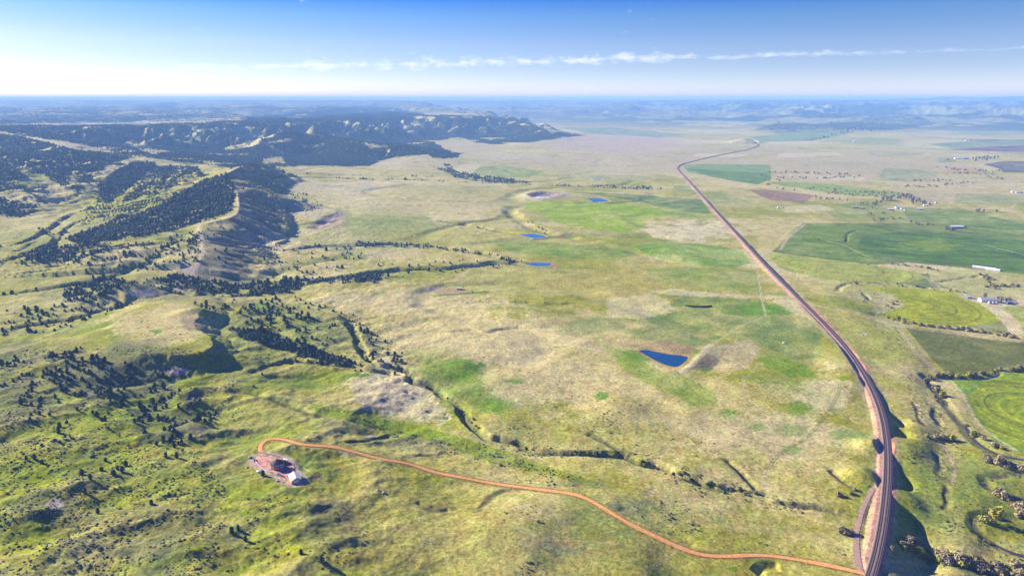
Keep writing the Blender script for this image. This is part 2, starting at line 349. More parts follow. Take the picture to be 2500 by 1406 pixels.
def H2(pts): p = np.asarray(pts, float); return np.c_[hit(p[:, 0], p[:, 1])]

# ---------------------------------------------------------------- watercourses, railway bed, road bed, ponds cut into the terrain
def carve(pts, depth, width, wob=6, p=1.0, seed=71, n=5, taper=True, W=None):
    P = W if W is not None else H2(smooth_line(pts, n))
    r = polydist(P, np.arange(len(P)), width*1.3+wob+8, wob, 38, seed)
    if r is None: return P
    S, D, A, SD, V = r; L = A.max() if A.size else 1
    w = width*(1+0.35*perlin(A/45, SD*2.3, seed+3))
    t = np.clip(1.25*(1-D/w), 0, 1)**p
    if taper: t = t*sst(0, 0.12, A/L)*sst(1.0, 0.93, A/L)
    Z[S] -= (depth*(0.8+0.3*perlin(A/70, 0*A, seed+5))*t).astype(np.float32)
    return P
GULLY = {}
for name, pts, d, w in [
    ('a', [(0,722),(120,703),(250,682),(330,656),(400,640)], 5, 11), ('b', [(0,806),(130,786),(200,772),(260,756),(330,742)], 4, 10),
    ('c', [(690,682),(740,692),(790,683),(850,673),(930,663),(1010,656),(1090,653),(1170,646),(1250,638),(1285,641)], 13, 20),
    ('d', [(690,612),(780,601),(880,598),(960,595),(1040,599),(1110,607),(1180,619),(1240,631),(1285,640)], 9, 16),
    ('e', [(1065,538),(1120,546),(1180,556),(1230,566),(1276,573)], 6, 14), ('f', [(1230,505),(1262,532),(1310,560),(1380,578),(1450,591),(1540,611),(1620,632),(1720,641)], 6, 26),
    ('g', [(825,768),(860,800),(882,850),(902,880),(950,896),(1000,906),(1012,930),(1060,946),(1082,966),(1122,990),(1150,1034),(1182,1066),(1220,1073),(1262,1079),(1300,1098),(1380,1106),(1450,1106),(1520,1111),(1560,1126),(1620,1141),(1680,1166),(1740,1186),(1800,1196),(1850,1202)], 8, 8),
    ('h', [(1440,1056),(1490,1086),(1532,1108)], 3, 5), ('i', [(1770,1121),(1800,1150),(1830,1175),(1852,1200)], 3, 5),
    ('j', [(1900,1226),(1960,1233),(2045,1246)], 4, 5), ('k', [(2020,1142),(2060,1176),(2092,1196)], 2.6, 4), ('l', [(640,429),(800,434),(950,437),(1070,441),(1170,446),(1250,447),(1330,452),(1430,455),(1560,463)], 7, 22),
    ('m', [(1090,402),(1120,420),(1190,436)], 6, 24), ('n', [(1330,377),(1480,382),(1620,389)], 6, 26), ('o', [(830,1078),(900,1074),(958,1065)], 1.6, 4),
    ('p', [(1170,1244),(1200,1210),(1260,1190)], 1.8, 6), ('q', [(1010,1112),(1060,1112),(1100,1106)], 1.4, 4), ('r', [(575,805),(640,812),(720,838),(800,868),(850,885),(890,888)], 4, 12),
    ('s', [(600,912),(690,885),(780,888),(870,890)], 4, 8), ('t', [(100,560),(140,585),(60,620),(0,640)], 6, 12), ('u', [(130,600),(160,560),(220,530),(330,515)], 5, 12),
    ('v', [(870,905),(940,928),(1005,932)], 3, 8), ('w', [(840,480),(960,497),(1040,505)], 3, 10), ('x', [(1500,1230),(1600,1280),(1700,1330)], 2, 8),
    ('y', [(700,900),(800,960),(870,1010),(1000,1050),(1150,1092),(1300,1140),(1480,1190)], 1.2, 24), ('z', [(1020,1225),(1060,1245),(1100,1240)], 1.4, 4),
    ('ra', [(2040,716),(2070,692),(2150,694),(2280,706),(2360,716)], 3, 8), ('rb', [(2090,756),(2150,771),(2250,791),(2330,803),(2420,813),(2520,826)], 3, 8),
    ('rc', [(2280,690),(2320,685),(2400,672)], 3, 6), ('fa', [(1710,349),(1760,351),(1810,354)], 5, 25), ('fb', [(1700,370),(1760,369)], 5, 22), ('fc', [(1780,388),(1840,385),(1900,388)], 5, 22),
    ('fd', [(1880,423),(1930,424)], 5, 18), ('fe', [(1935,422),(1985,420)], 5, 18), ('ff', [(1870,432),(1930,435),(1980,436)], 4, 16), ('fg', [(2000,423),(2060,425)], 4, 18), ('fh', [(2020,437),(2050,431),(2090,430)], 4, 16),
    ('s1', [(2236,982),(2245,1010),(2252,1035)], 1.5, 4), ('s2', [(2275,992),(2285,1015),(2290,1035)], 1.8, 5), ('s3', [(2285,1105),(2293,1135),(2300,1165)], 1.8, 5), ('s4', [(2315,1180),(2310,1215),(2302,1240)], 1.5, 4),
    ('cw', [(1845,1402),(1870,1384),(1905,1380)], 3.5, 7), ('ww', [(985,958),(1020,962),(1055,968)], 2.2, 4), ('wx', [(1000,972),(1040,975),(1070,985)], 2.5, 4), ('wy', [(1035,1000),(1060,1005),(1090,1012)], 2.5, 4), ('wz', [(1030,1018),(1060,1020),(1095,1022)], 2.2, 4)]:
    GULLY[name] = carve(pts, d, w, seed=70+len(GULLY)*3)
for name, pts, d, w in [('c2', [(360,690),(430,712),(520,720),(600,722),(690,700),(720,690)], 7, 14), ('c3', [(880,690),(930,668)], 7, 10), ('bl', [(1130,738),(1250,737),(1340,742),(1420,741)], 2.5, 8), ('bm', [(1080,812),(1140,806),(1190,812),(1215,804),(1300,800),(1380,803)], 2.5, 8),
    ('l2', [(640,420),(760,424),(900,428),(1060,432)], 6, 18), ('d2', [(560,600),(640,606),(690,612)], 5, 9), ('v2', [(820,885),(900,905),(960,912)], 4, 8), ('y2', [(560,955),(640,965),(700,990),(800,1020)], 3, 9), ('n2', [(1000,395),(1180,398),(1400,402),(1560,405)], 4, 22), ('tt', [(0,605),(60,590),(120,560),(180,520),(260,500)], 7, 14), ('bb', [(60,640),(150,610),(240,600)], 4, 9)]:
    GULLY[name] = carve(pts, d, w, seed=170+len(GULLY)*3)
# the winding creek on the right
CREEKS = [([(2258,920),(2278,938),(2284,950),(2300,972),(2330,1012),(2358,1040),(2374,1066),(2398,1086),(2448,1110),(2520,1122)], 5.0),
          ([(2540,1150),(2470,1158),(2430,1164),(2407,1170),(2420,1192),(2470,1206),(2540,1225)], 4.5),
          ([(2540,1266),(2440,1262),(2392,1256),(2379,1270),(2390,1296),(2425,1322),(2470,1346),(2540,1362)], 4.0),
          ([(2560,904),(2478,905),(2440,903),(2436,914),(2402,922),(2340,924),(2290,921),(2258,920)], 4.0),
          ([(2090,563),(2072,570),(2068,580),(2065,590),(2030,586),(2002,584),(2030,592),(2060,600),(2086,613),(2120,628),(2160,636),(2210,640)], 3.4),
          ([(2215,1345),(2270,1362),(2340,1378),(2400,1392),(2480,1410)], 3.0),
          ([(2110,718),(2117,724),(2120,730)], 3.5)]
CREEKW = []
for i, (pts, w) in enumerate(CREEKS):
    P = carve(pts, 2.4, w*1.8, 2.0, 1.0, 300+i*5, 8, False); CREEKW.append((P, w))
# ---- railway: centre line, level of the rails
RAIL = np.array([(2096,1480,4.5),(2112,1440,4.5),(2128,1400,4.5),(2143,1340,4.2),(2154,1280,4),(2161,1220,3.6),(2166,1160,3.4),(2166,1100,3.2),(2160,1045,3),(2147,992,2.8),(2117,927,2.5),(2077,864,2.2),(2021,800,2),(1951,730,1.6),(1881,660,1.3),(1816,590,1.2),(1761,530,1.2),(1706,470,1.2),(1676,437,1.2),(1659,419,1.2),(1655,410,1.2),(1663,402,1.2),(1690,394.5,1.2),(1730,384.5,1.5),(1780,374.5,1.5),(1820,366.5,1.5),(1845,359,1.5),(1851,353.5,1.5),(1845,348.5,1.5),(1822,341.5,1.5)], float)
q = smooth_line(RAIL, 8); rx, ry = unproj(q[:, 0], q[:, 1], q[:, 2]); RW = np.c_[rx, ry, q[:, 2]]
# even spacing and smoothing of the line
def resample(P, step):
    d = np.r_[0, np.cumsum(np.hypot(np.diff(P[:, 0]), np.diff(P[:, 1])))]; s = np.arange(0, d[-1], step)
    return np.stack([np.interp(s, d, P[:, k]) for k in range(P.shape[1])], 1)
def relax(P, n):
    for _ in range(n): P = np.vstack([P[:1], (P[:-2]+2*P[1:-1]+P[2:])/4, P[-1:]])
    return P
RW = relax(resample(RW, 8.0), 30)
def offset_line(P, d):
    t = np.gradient(P[:, :2], axis=0); t /= np.maximum(np.hypot(t[:, 0], t[:, 1])[:, None], 1e-9)
    O = np.array(P, float); O[:, 0] += t[:, 1]*d; O[:, 1] -= t[:, 0]*d; return O       # + = right of travel
BEDL, BEDR = 6.8, 4.6        # bed reaches further to the left (the service track)
r = polydist(RW[:, :2], RW[:, 2], 45)
S, D, A, SD, V = r
DS = np.where(D < 1e8, D*SD, 1e9)
rail_near = D
half = np.where(SD > 0, BEDR, BEDL); e = np.clip(D-half, 0, None)
zz = Z[S]; bed = np.where(D < 1e8, V, 0)
lo = bed-0.62*np.minimum(e, 1e3); hi = bed+0.85*np.minimum(e, 1e3)
Z[S] = np.where((D < 45), np.where(D < half, bed, np.clip(zz, lo, hi)), zz)
RAILMASK = (S, D, DS, A)
# ---- the red drive
ROAD = [(646,1112),(640,1106),(634,1100),(633,1094),(638,1085),(650,1078),(668,1074),(690,1073),(715,1075),(745,1080),(800,1091),(880,1107),(960,1125),(1040,1147),(1110,1163),(1180,1177),(1250,1188),(1320,1195),(1370,1200),(1415,1209),(1452,1227),(1500,1256),(1560,1289),(1620,1320),(1665,1342),(1710,1355),(1760,1358),(1850,1356),(1910,1361),(1960,1369),(2020,1380),(2085,1393),(2120,1400)]
def drape(pts, step, relaxn, n=6, zr=25):
    P = H2(smooth_line(pts, n)); P = relax(resample(P, step), relaxn)
    z = zat(P[:, 0], P[:, 1]); zs = np.convolve(np.pad(z, zr//2, 'edge'), np.ones(zr)/zr, 'valid')[:len(z)]
    return np.c_[P, zs]
def grade(P, half, shoulder, lift=0.0):
    """level the ground across a road"""
    r = polydist(P[:, :2], P[:, 2], half+shoulder+6)
    S, D, A, SD, V = r; t = 1-sst(half, half+shoulder, D); Z[S] = np.where(D < 1e8, Z[S]*(1-t)+(V+lift)*t, Z[S])
    return S, D, A
ROADW = drape(ROAD, 3.0, 20)
ROADM = grade(ROADW, 3.6, 4.0)
LANE = [(2105,1400),(2095,1370),(2092,1345),(2090,1320),(2092,1295),(2098,1275),(2104,1250),(2112,1230),(2122,1210),(2133,1190)]   # service track beside the bank
LANEW = drape(LANE, 3.0, 12); LANEM = grade(LANEW, 2.4, 2.5)
# ---- gravel pad of the house
PAD = [(642,1106),(655,1108),(690,1117),(712,1128),(718,1140),(722,1152),(742,1166),(738,1178),(712,1181),(690,1172),(668,1158),(645,1148),(622,1138),(612,1128),(620,1117)]
def flat_poly(pts, lift, shoulder, zset=None):
    P = H2(pts); z0 = float(np.mean(zat(P[:, 0], P[:, 1]))) if zset is None else zset
    S = sl_for(P[:, 0].min()-shoulder-5, P[:, 0].max()+shoulder+5, P[:, 1].min()-shoulder-5, P[:, 1].max()+shoulder+5)
    s = sdpoly(X[S], Y[S], P); t = sst(-shoulder, 0, s); Z[S] = Z[S]*(1-t)+(z0+lift)*t
    return P, z0+lift
PADW, PADZ = flat_poly(PAD, 0.3, 8)
# ---- ponds: level water in a dug basin
PONDS = {}
def pond(name, pts, dig, bank, lift=0.0, smooth=3):
    q = np.array(pts, float)
    if smooth: q = smooth_line(np.vstack([q, q[:1]]), smooth)[:-1]
    P = H2(q); z0 = float(np.mean(zat(P[:, 0], P[:, 1])))+lift
    S = sl_for(P[:, 0].min()-bank*4, P[:, 0].max()+bank*4, P[:, 1].min()-bank*4, P[:, 1].max()+bank*4)
    s = sdpoly(X[S], Y[S], P); t = sst(-bank*3, -bank*0.4, s); z = Z[S]*(1-t)+(z0+0.25)*t
    Z[S] = np.where(s > -bank*0.4, z0+0.25-dig*sst(-bank*0.4, bank*1.2, s), z)
    PONDS[name] = (P, z0)
bump(1735, 892, 26, -3, 0, 2)
ridge([(1738,838,3.5),(1712,862,5),(1690,884,5),(1668,905,4.5),(1655,915,2.5)], 26, 17, 0.8, 0.1, 30, 77, 1)
pond('near', [(1560,856),(1578,853),(1600,857),(1640,864),(1674,868),(1679,873),(1668,884),(1655,892),(1640,892),(1612,882),(1586,870)], 2.5, 5, -1.0)
pond('upper', [(1272,572),(1300,571),(1326,574),(1333,578),(1328,581),(1305,582),(1290,578)], 2, 5)
pond('lower', [(1275,643),(1300,641),(1330,642),(1344,644),(1344,648),(1330,650),(1305,648)], 2, 5)
pond('lined', [(1434,483),(1468,483),(1488,491),(1450,493)], 3, 6, -1.5, 0)
pond('tiny', [(1445,437),(1462,437),(1470,438.5),(1452,439.5)], 1.5, 6)
# dry pit with raised rim, brown scrape, corral yard
PITW = H2(smooth_line([(1283,478),(1310,472),(1350,472),(1372,477),(1350,483),(1300,486),(1283,478)], 4))
S = sl_for(PITW[:, 0].min()-90, PITW[:, 0].max()+90, PITW[:, 1].min()-120, PITW[:, 1].max()+120); s = sdpoly(X[S], Y[S], PITW)
PITM = (S, s); Z[S] += 7*np.exp(-(s/26.)**2)-6*sst(0, 45, s)
YARDW, YARDZ = flat_poly([(1067,714),(1075,708),(1110,704),(1150,704),(1163,709),(1120,718),(1080,720)], 0, 14)
SCRW = H2([(748,556),(785,530),(825,519),(850,524),(825,548),(790,560)])
S = sl_for(SCRW[:, 0].min()-60, SCRW[:, 0].max()+60, SCRW[:, 1].min()-60, SCRW[:, 1].max()+60); s = sdpoly(X[S], Y[S], SCRW); Z[S] -= 7*sst(-8, 30, s); SCRM = (S, s)

# ---------------------------------------------------------------- ground cover (what grows or lies on the ground, by place)
PX, PY = project(X, Y, Z); PX = PX.astype(np.float32); PY = PY.astype(np.float32)
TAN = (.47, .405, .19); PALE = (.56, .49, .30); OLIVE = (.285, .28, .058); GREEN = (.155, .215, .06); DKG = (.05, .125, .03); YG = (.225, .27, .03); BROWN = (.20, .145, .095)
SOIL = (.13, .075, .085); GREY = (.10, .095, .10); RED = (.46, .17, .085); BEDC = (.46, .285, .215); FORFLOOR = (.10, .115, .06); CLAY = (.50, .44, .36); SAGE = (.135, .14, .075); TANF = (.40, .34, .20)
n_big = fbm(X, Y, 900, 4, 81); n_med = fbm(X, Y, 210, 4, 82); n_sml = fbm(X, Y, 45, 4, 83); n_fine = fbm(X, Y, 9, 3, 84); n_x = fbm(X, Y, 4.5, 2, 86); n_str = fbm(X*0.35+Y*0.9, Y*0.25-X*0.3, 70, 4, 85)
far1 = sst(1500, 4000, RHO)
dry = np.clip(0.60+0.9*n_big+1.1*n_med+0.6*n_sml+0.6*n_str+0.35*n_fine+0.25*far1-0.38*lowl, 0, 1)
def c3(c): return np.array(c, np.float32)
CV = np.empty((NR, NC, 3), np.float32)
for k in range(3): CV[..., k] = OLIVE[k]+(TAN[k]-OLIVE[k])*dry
def lay(m, c, S=None):
    c = c3(c); T = CV if S is None else CV[S]
    T += (c-T)*np.clip(m, 0, 1)[..., None]
    if S is not None: CV[S] = T
lay(lowl*np.clip(0.22+1.3*n_med+0.9*n_sml, 0, .8), YG)
lay(lowl*np.clip(1.6*ridged(XA/2.1, XB, 105, 3, 23)-0.85, 0, .6), TAN); lay(lowl*sst(.52, .30, ridged(XA/2.1, XB, 105, 3, 23))*.65, (.19,.255,.04)); lay(lowl*sst(.05, .4, n_sml+.6*n_med)*.5, SAGE)
lay((1-far1)*sst(0.18, 0.42, -n_med+0.6*n_str+.5*n_fine)*0.6, GREEN); lay(sst(.12, .40, n_big+.5*n_str+.35*n_fine)*.6*(1-lowl), PALE); lay(DRAIN*.7*np.clip(.6+1.5*n_fine+n_x, 0, 1), (.15,.20,.05)); lay((1-far1)*sst(.28, .5, n_x+.5*n_fine)*.35, SAGE)
lay(sst(0.30, 0.62, n_sml+0.4*n_fine)*0.25*(1-far1*0.6), SAGE)
lay(sst(0.28, 0.5, fbm(X, Y, 1300, 3, 88)+0.3*n_med)*far1*0.5, GREEN)
def blob(px, py, rx, ry, c, a=0.8, nz=0.5):
    q = ((PX-px)/rx)**2+((PY-py)/ry)**2
    m = np.nonzero(q.ravel() < 4)[0]
    if len(m) == 0: return
    f = CV.reshape(-1, 3); w = a*np.clip((1.1-q.ravel()[m]+nz*(1.8*n_med.ravel()[m]+1.9*n_sml.ravel()[m]+1.1*n_fine.ravel()[m]+.9*n_x.ravel()[m]))*1.8, 0, 1)
    f[m] += (c3(c)-f[m])*np.minimum(w, a)[:, None]
def field(pts, c, a=1.0, soft=1.2, wob=0.0, stripe=0, ys=2.2, mott=0.25, ang=0.0, sw=16):
    """a patch of ground outlined in the photograph; wob = ragged edge, stripe = mowing or drilling rows"""
    p = np.array(pts, float); pad = 12+wob*3
    m = (PX > p[:, 0].min()-pad) & (PX < p[:, 0].max()+pad) & (PY > p[:, 1].min()-pad) & (PY < p[:, 1].max()+pad)
    m = np.nonzero(m.ravel())[0]
    if len(m) == 0: return
    a_, b_ = PX.ravel()[m], PY.ravel()[m]; ns, nf, nm = n_sml.ravel()[m], n_fine.ravel()[m], n_med.ravel()[m]
    s = sdpoly(a_, b_, p, ys)+wob*(2.2*ns+1.5*nf+1.3*nm+1.1*n_x.ravel()[m])
    if wob >= 2: soft = .35*soft+.6
    w = a*sst(-soft, soft, s)
    w *= np.clip(1-mott*(0.7+1.6*nm+1.3*ns), 0, 1) if mott else 1
    cc = np.repeat(c3(c)[None], len(m), 0); xw, yw = X.ravel()[m], Y.ravel()[m]
    if stripe:
        u = xw*cos(ang)+yw*sin(ang)+6*nm; v = -xw*sin(ang)+yw*cos(ang)
        cc = cc*(1+stripe*(perlin(u/260, v/sw, 7)+0.6*perlin(u/90, v/(sw*0.35), 8)))[:, None]
    cc = cc*(1+0.22*nm+0.12*ns)[:, None]
    f = CV.reshape(-1, 3); f[m] += (cc-f[m])*w[:, None]
def line(pts, w, c, a=1.0, soft=0.6, wob=0, n=4, W=None, dash=0):
    P = W if W is not None else H2(smooth_line(pts, n))
    r = polydist(P[:, :2], np.zeros(len(P)), w*2+wob+4, wob, 30, 91)
    if r is None: return
    S, D, A, SD, V = r; cell = 0.6/pxm(0, Y[S])            # never thinner than a grid cell
    ww = np.maximum(w/2, cell); m = a*np.minimum(1, (w/2)/ww+0.25)*(1-sst(ww*(1-soft), ww*(1+soft), D))
    if dash: m = m*np.clip(0.6+1.5*perlin(A/dash, 0*A, 3), 0, 1)
    lay(m, c, S)
def twotrack(pts, c=TAN, a=0.8, g=2.2, w=1.0, n=4):
    P = H2(smooth_line(pts, n)); P = relax(resample(P, 6.), 4) if len(P) > 3 else P
    for d in (-g/2, g/2): line(None, w, c, a, W=offset_line(np.c_[P, P[:, 0]*0], d)[:, :2])
# --- broad patches
for b in [(1150,830,260,70,PALE,.6),(1280,940,220,60,PALE,.5),(1850,1060,220,60,PALE,.5),(1000,740,260,30,PALE,.6),(2010,960,80,60,PALE,.5),(1700,1180,200,60,TAN,.5),(1300,880,420,130,TAN,.55),(1000,760,330,70,TAN,.6),(1650,1000,330,120,TAN,.55),(1900,1150,200,120,TAN,.5),(1250,690,260,40,(.34,.33,.11),.6),(1480,690,230,40,(.36,.31,.11),.6),(390,795,150,48,TAN,.95),(430,770,70,25,TAN,.9),
          (1000,1300,280,120,(.31,.29,.085),.5),(1600,1380,260,60,(.32,.29,.09),.5),(900,560,170,60,(.30,.30,.11),.6),(1080,480,180,40,(.36,.32,.14),.6),(1100,570,200,30,OLIVE,.5),(960,940,110,60,PALE,.45),(1000,1000,80,35,PALE,.4),
          (1700,565,130,28,PALE,.8),(1800,390,260,40,TANF,.6),(2050,420,300,30,TANF,.6),(2150,400,240,30,TANF,.5),(1500,400,300,30,TANF,.7),(1150,400,240,25,TANF,.6),(1500,350,190,26,(.43,.34,.24),.8),(1100,360,120,16,TANF,.7),
          (1250,420,220,20,(.34,.33,.13),.5),(2330,450,200,40,TANF,.4),(2100,690,120,40,OLIVE,.4),(1880,800,60,30,GREEN,.4),(2120,830,120,60,(.27,.30,.07),.6),(2200,1200,120,140,(.22,.27,.055),.6),(2350,1200,160,120,(.22,.27,.075),.5),(2350,970,110,40,PALE,.3),
          (2300,1050,60,100,TAN,.5),(2250,700,220,40,(.33,.34,.12),.5),(2430,690,140,40,(.32,.33,.12),.5),(2180,760,70,40,(.40,.37,.19),.6),(150,560,200,50,(.32,.32,.11),.6),(60,520,120,40,TAN,.6),(330,500,120,30,(.33,.33,.09),.6),(130,680,260,40,(.30,.30,.09),.6),
          (300,310,300,8,TANF,.7),(250,350,120,14,TANF,.75),(100,475,60,25,TAN,.7),(560,620,60,40,SAGE,.4),(640,1010,140,60,(.29,.30,.085),.5),(240,1090,160,120,(.22,.27,.045),.5),(400,1180,200,120,(.22,.26,.05),.4),(640,1220,130,60,YG,.5),(730,1320,130,60,YG,.4),(60,1240,90,140,YG,.4),(320,1060,70,50,YG,.5),
          (1120,950,90,80,(.20,.25,.06),.5),(1060,890,90,40,(.22,.25,.07),.5),(1420,800,60,20,(.2,.24,.07),.5),(1500,1080,110,60,(.3,.29,.1),.4),(600,840,120,60,(.22,.26,.07),.5),(700,790,160,50,(.25,.27,.09),.5)]:
    blob(*b)
# --- meadows and fields
field([(1280,494),(1330,490),(1420,493),(1490,495),(1560,500),(1620,515),(1645,528),(1560,531),(1577,549),(1540,568),(1470,563),(1395,552),(1333,537),(1341,527),(1318,519),(1281,513)], (.265,.36,.055), .95, 1, .5, .10)
field([(1560,500),(1640,500),(1735,523),(1740,540),(1700,533),(1640,530),(1610,514)], (.24,.31,.07), .7, 2, 2)
field([(1375,468),(1450,471),(1540,475),(1650,483),(1712,487),(1737,522),(1690,518),(1600,501),(1500,482)], (.10,.165,.045), .95, .8, .2, .25, ang=.6, sw=40)
line([(1390,471),(1500,478),(1640,497),(1735,510)], 5, TAN, .7); line([(1380,466),(1540,472),(1650,479),(1712,483)], 9, PALE, .6); line([(1585,502),(1640,515),(1720,527)], 7, PALE, .6)
field([(1545,600),(1600,594),(1680,594),(1760,600),(1815,615),(1832,642),(1800,652),(1720,649),(1640,637),(1580,622)], (.15,.27,.05), .9, 2, 1.2, .12)
field([(1575,655),(1700,652),(1842,660),(1858,690),(1862,713),(1740,708),(1600,690)], (.18,.26,.06), .6, 5, 4)
field([(1190,590),(1300,590),(1420,600),(1530,612),(1560,625),(1450,635),(1330,625),(1240,615)], (.18,.27,.06), .75, 3, 3)
field([(1390,787),(1450,772),(1560,778),(1620,762),(1640,722),(1720,722),(1850,730),(1960,768),(2012,822),(2003,872),(1950,882),(1860,852),(1780,822),(1700,848),(1600,835),(1500,815)], (.155,.215,.07), .9, 5, 9, mott=.55)
field([(1480,846),(1540,862),(1600,905),(1690,925),(1740,958),(1745,988),(1690,990),(1600,945),(1520,905)], (.17,.26,.035), .8, 5, 7)
field([(1850,872),(1900,866),(1970,893),(2002,925),(1930,922),(1870,896)], (.15,.25,.04), .85, 4, 5)
for q in [(1945,997,42,16),(1780,1012,30,14),(1468,966,18,8),(1930,1050,40,18),(1850,1040,30,14),(2075,1060,40,16),(1930,1095,26,12),(1210,990,50,22),(1130,905,60,28),(380,808,16,6),(1400,1015,20,8),(1250,930,30,8),(2060,923,16,7),(1850,755,80,16),(1560,870,40,16),(620,826,24,8),(640,745,30,8),(870,915,30,5),(1790,1388,16,7)]:
    blob(q[0], q[1], q[2], q[3], (.11,.22,.035), .85, .9)
field([(760,985),(850,1000),(1000,1033),(1150,1073),(1250,1106),(1400,1158),(1520,1195),(1450,1192),(1330,1155),(1200,1130),(1050,1075),(900,1040),(780,1012)], (.16,.24,.03), .85, 4, 5)
field([(1040,870),(1130,882),(1200,958),(1258,1008),(1180,1000),(1090,960),(1020,920)], (.17,.24,.05), .7, 6, 8)
field([(2540,545),(2050,545),(1960,545),(1885,615),(1930,624),(1990,633),(2100,649),(2220,641),(2340,653),(2440,663),(2560,678)], (.125,.185,.045), .95, 1, .3, .30, mott=.1, ang=-.35, sw=60)
field([(2088,602),(2110,576),(2200,566),(2330,571),(2560,592),(2560,674),(2400,656),(2200,632),(2120,622)], (.085,.15,.035), .9, 4, .6, .45, mott=.15, ang=-.35, sw=45)
field([(1965,548),(2060,552),(2150,556),(2180,566),(2090,566),(2060,590),(1985,583)], (.17,.23,.055), .6, 3, 2)
blob(2270,600,70,14,(.20,.26,.05),.7,.6)
field([(1868,622),(1885,618),(1930,622),(2050,637),(2150,650),(2232,661),(2262,681),(2205,692),(2100,690),(2000,680),(1920,661)], (.30,.325,.085), .95, 1, .4, .12, mott=.12)
field([(2244,670),(2266,667),(2276,690),(2326,706),(2260,701),(2190,692)], (.125,.155,.06), .95, 1, .2, .08, mott=.1)
field([(2095,699),(2200,700),(2330,712),(2348,728),(2400,745),(2440,775),(2446,783),(2400,793),(2330,797),(2240,790),(2168,780),(2150,766),(2212,746),(2182,720)], (.295,.325,.05), .95, 1, .4, .14, mott=.12)
field([(2360,796),(2446,784),(2472,816),(2420,813)], (.11,.16,.05), .95, 1, .2)
field([(2440,750),(2560,740),(2560,820),(2500,812),(2470,775)], (.24,.30,.06), .8, 1.5, .5); field([(2400,748),(2450,755),(2490,785),(2500,815),(2475,815),(2440,772)], PALE, .75, 2, 1)
field([(2210,798),(2290,808),(2400,826),(2560,838),(2560,892),(2470,893),(2430,905),(2380,915),(2312,912),(2270,870)], (.115,.135,.038), .97, 1, .3, .22, mott=.1, ang=.2, sw=30)
field([(2308,925),(2420,923),(2450,905),(2560,902),(2560,1115),(2480,1100),(2420,1070),(2390,1030),(2362,980),(2350,960)], (.18,.285,.055), .97, 1, .2, .1, mott=.08)
PIV = []
def pivot(cx, cy, ring, pts, c, stripe=.2):
    x0, y0 = H2([(cx, cy)])[0]; field(pts, c, .95, 1, .2, 0, mott=.1)
    p = np.array(pts, float); m = (PX > p[:, 0].min()) & (PX < p[:, 0].max()) & (PY > p[:, 1].min()) & (PY < p[:, 1].max()); m = np.nonzero(m.ravel())[0]
    a_, b_ = PX.ravel()[m], PY.ravel()[m]; ins = inpoly(a_, b_, p); d = np.hypot(X.ravel()[m]-x0, Y.ravel()[m]-y0); cell = 0.55/pxm(0, Y.ravel()[m])
    f = CV.reshape(-1, 3); f[m] *= np.where(ins, 1+stripe*perlin(d/9, 0*d, 5)+.5*stripe*perlin(d/3.4, 0*d, 6), 1)[:, None]
    for g in ring:
        w = ins*np.exp(-((d-g)/np.maximum(1.3, cell))**2)*0.8; f[m] += (c3((.09,.10,.03))-f[m])*w[:, None]
xa, ya = H2([(2560, 1010)])[0]; xb, yb = H2([(2428, 1010)])[0]; xc, yc = H2([(2364, 1010)])[0]
pivot(2560, 1010, [xa-xb, xa-xc], [(2364,972),(2372,962),(2400,935),(2460,917),(2560,910),(2560,1110),(2480,1092),(2410,1050),(2375,1005)], (.245,.285,.05), .42)
def rr(c, pts): x0, y0 = H2([c])[0]; w = H2(pts); return [float(np.hypot(a-x0, b-y0)) for a, b in w]
pivot(2220, 742, rr((2220,742), [(2280,748),(2332,752),(2388,758)]), [(2152,766),(2210,746),(2182,722),(2340,726),(2398,746),(2438,775),(2400,792),(2330,796),(2240,789),(2170,779)], (.30,.325,.055), .25)
pivot(2075, 655, rr((2075,655), [(2145,655),(2200,655)]), [(2040,660),(2080,648),(2150,651),(2228,662),(2260,680),(2205,690),(2100,690),(2010,680)], (.31,.33,.09), .1)
pivot(1985, 645, rr((1985,645), [(1884,636),(1934,636)]), [(1876,626),(1925,624),(1975,632),(1985,650),(1960,668),(1905,655)], (.30,.325,.08), .1)
field([(1666,404),(1720,401),(1880,403),(1884,435),(1850,451),(1790,442),(1730,430),(1680,421)], (.16,.25,.085), .9, 1, .4, .15, mott=.1)
field([(1680,413),(1780,417),(1875,424),(1884,436),(1850,451),(1790,442),(1730,430)], (.12,.19,.055), .9, 1, .4, .2, mott=.1)
field([(1826,463),(1900,465),(1990,477),(1962,496),(1885,490),(1860,480)], (.24,.155,.11), .95, 1, .4, .1, mott=.1)
field([(1868,446),(1960,444),(2080,455),(2200,470),(2200,482),(2080,478),(1960,462)], (.17,.27,.065), .85, 1.5, 1)
field([(2000,505),(2120,490),(2170,512),(2300,520),(2500,540),(2560,548),(2200,545),(2050,540)], (.19,.25,.07), .7, 3, 2)
field([(2200,505),(2350,510),(2470,540),(2560,556),(2560,570),(2350,552),(2220,540)], (.13,.20,.05), .75, 2, 1, .2)
field([(2325,473),(2460,474),(2560,478),(2560,498),(2400,500),(2315,497)], (.27,.30,.13), .8, 1, .3, .1); field([(2200,470),(2325,473),(2312,497),(2230,494)], TANF, .8, 1, .5)
field([(2160,410),(2250,414),(2290,430),(2230,445),(2140,440)], (.26,.28,.12), .85, 1, .3, .25, ang=1.2, sw=14); field([(2315,406),(2400,408),(2390,423),(2300,422)], (.40,.29,.14), .8, 1, .3)
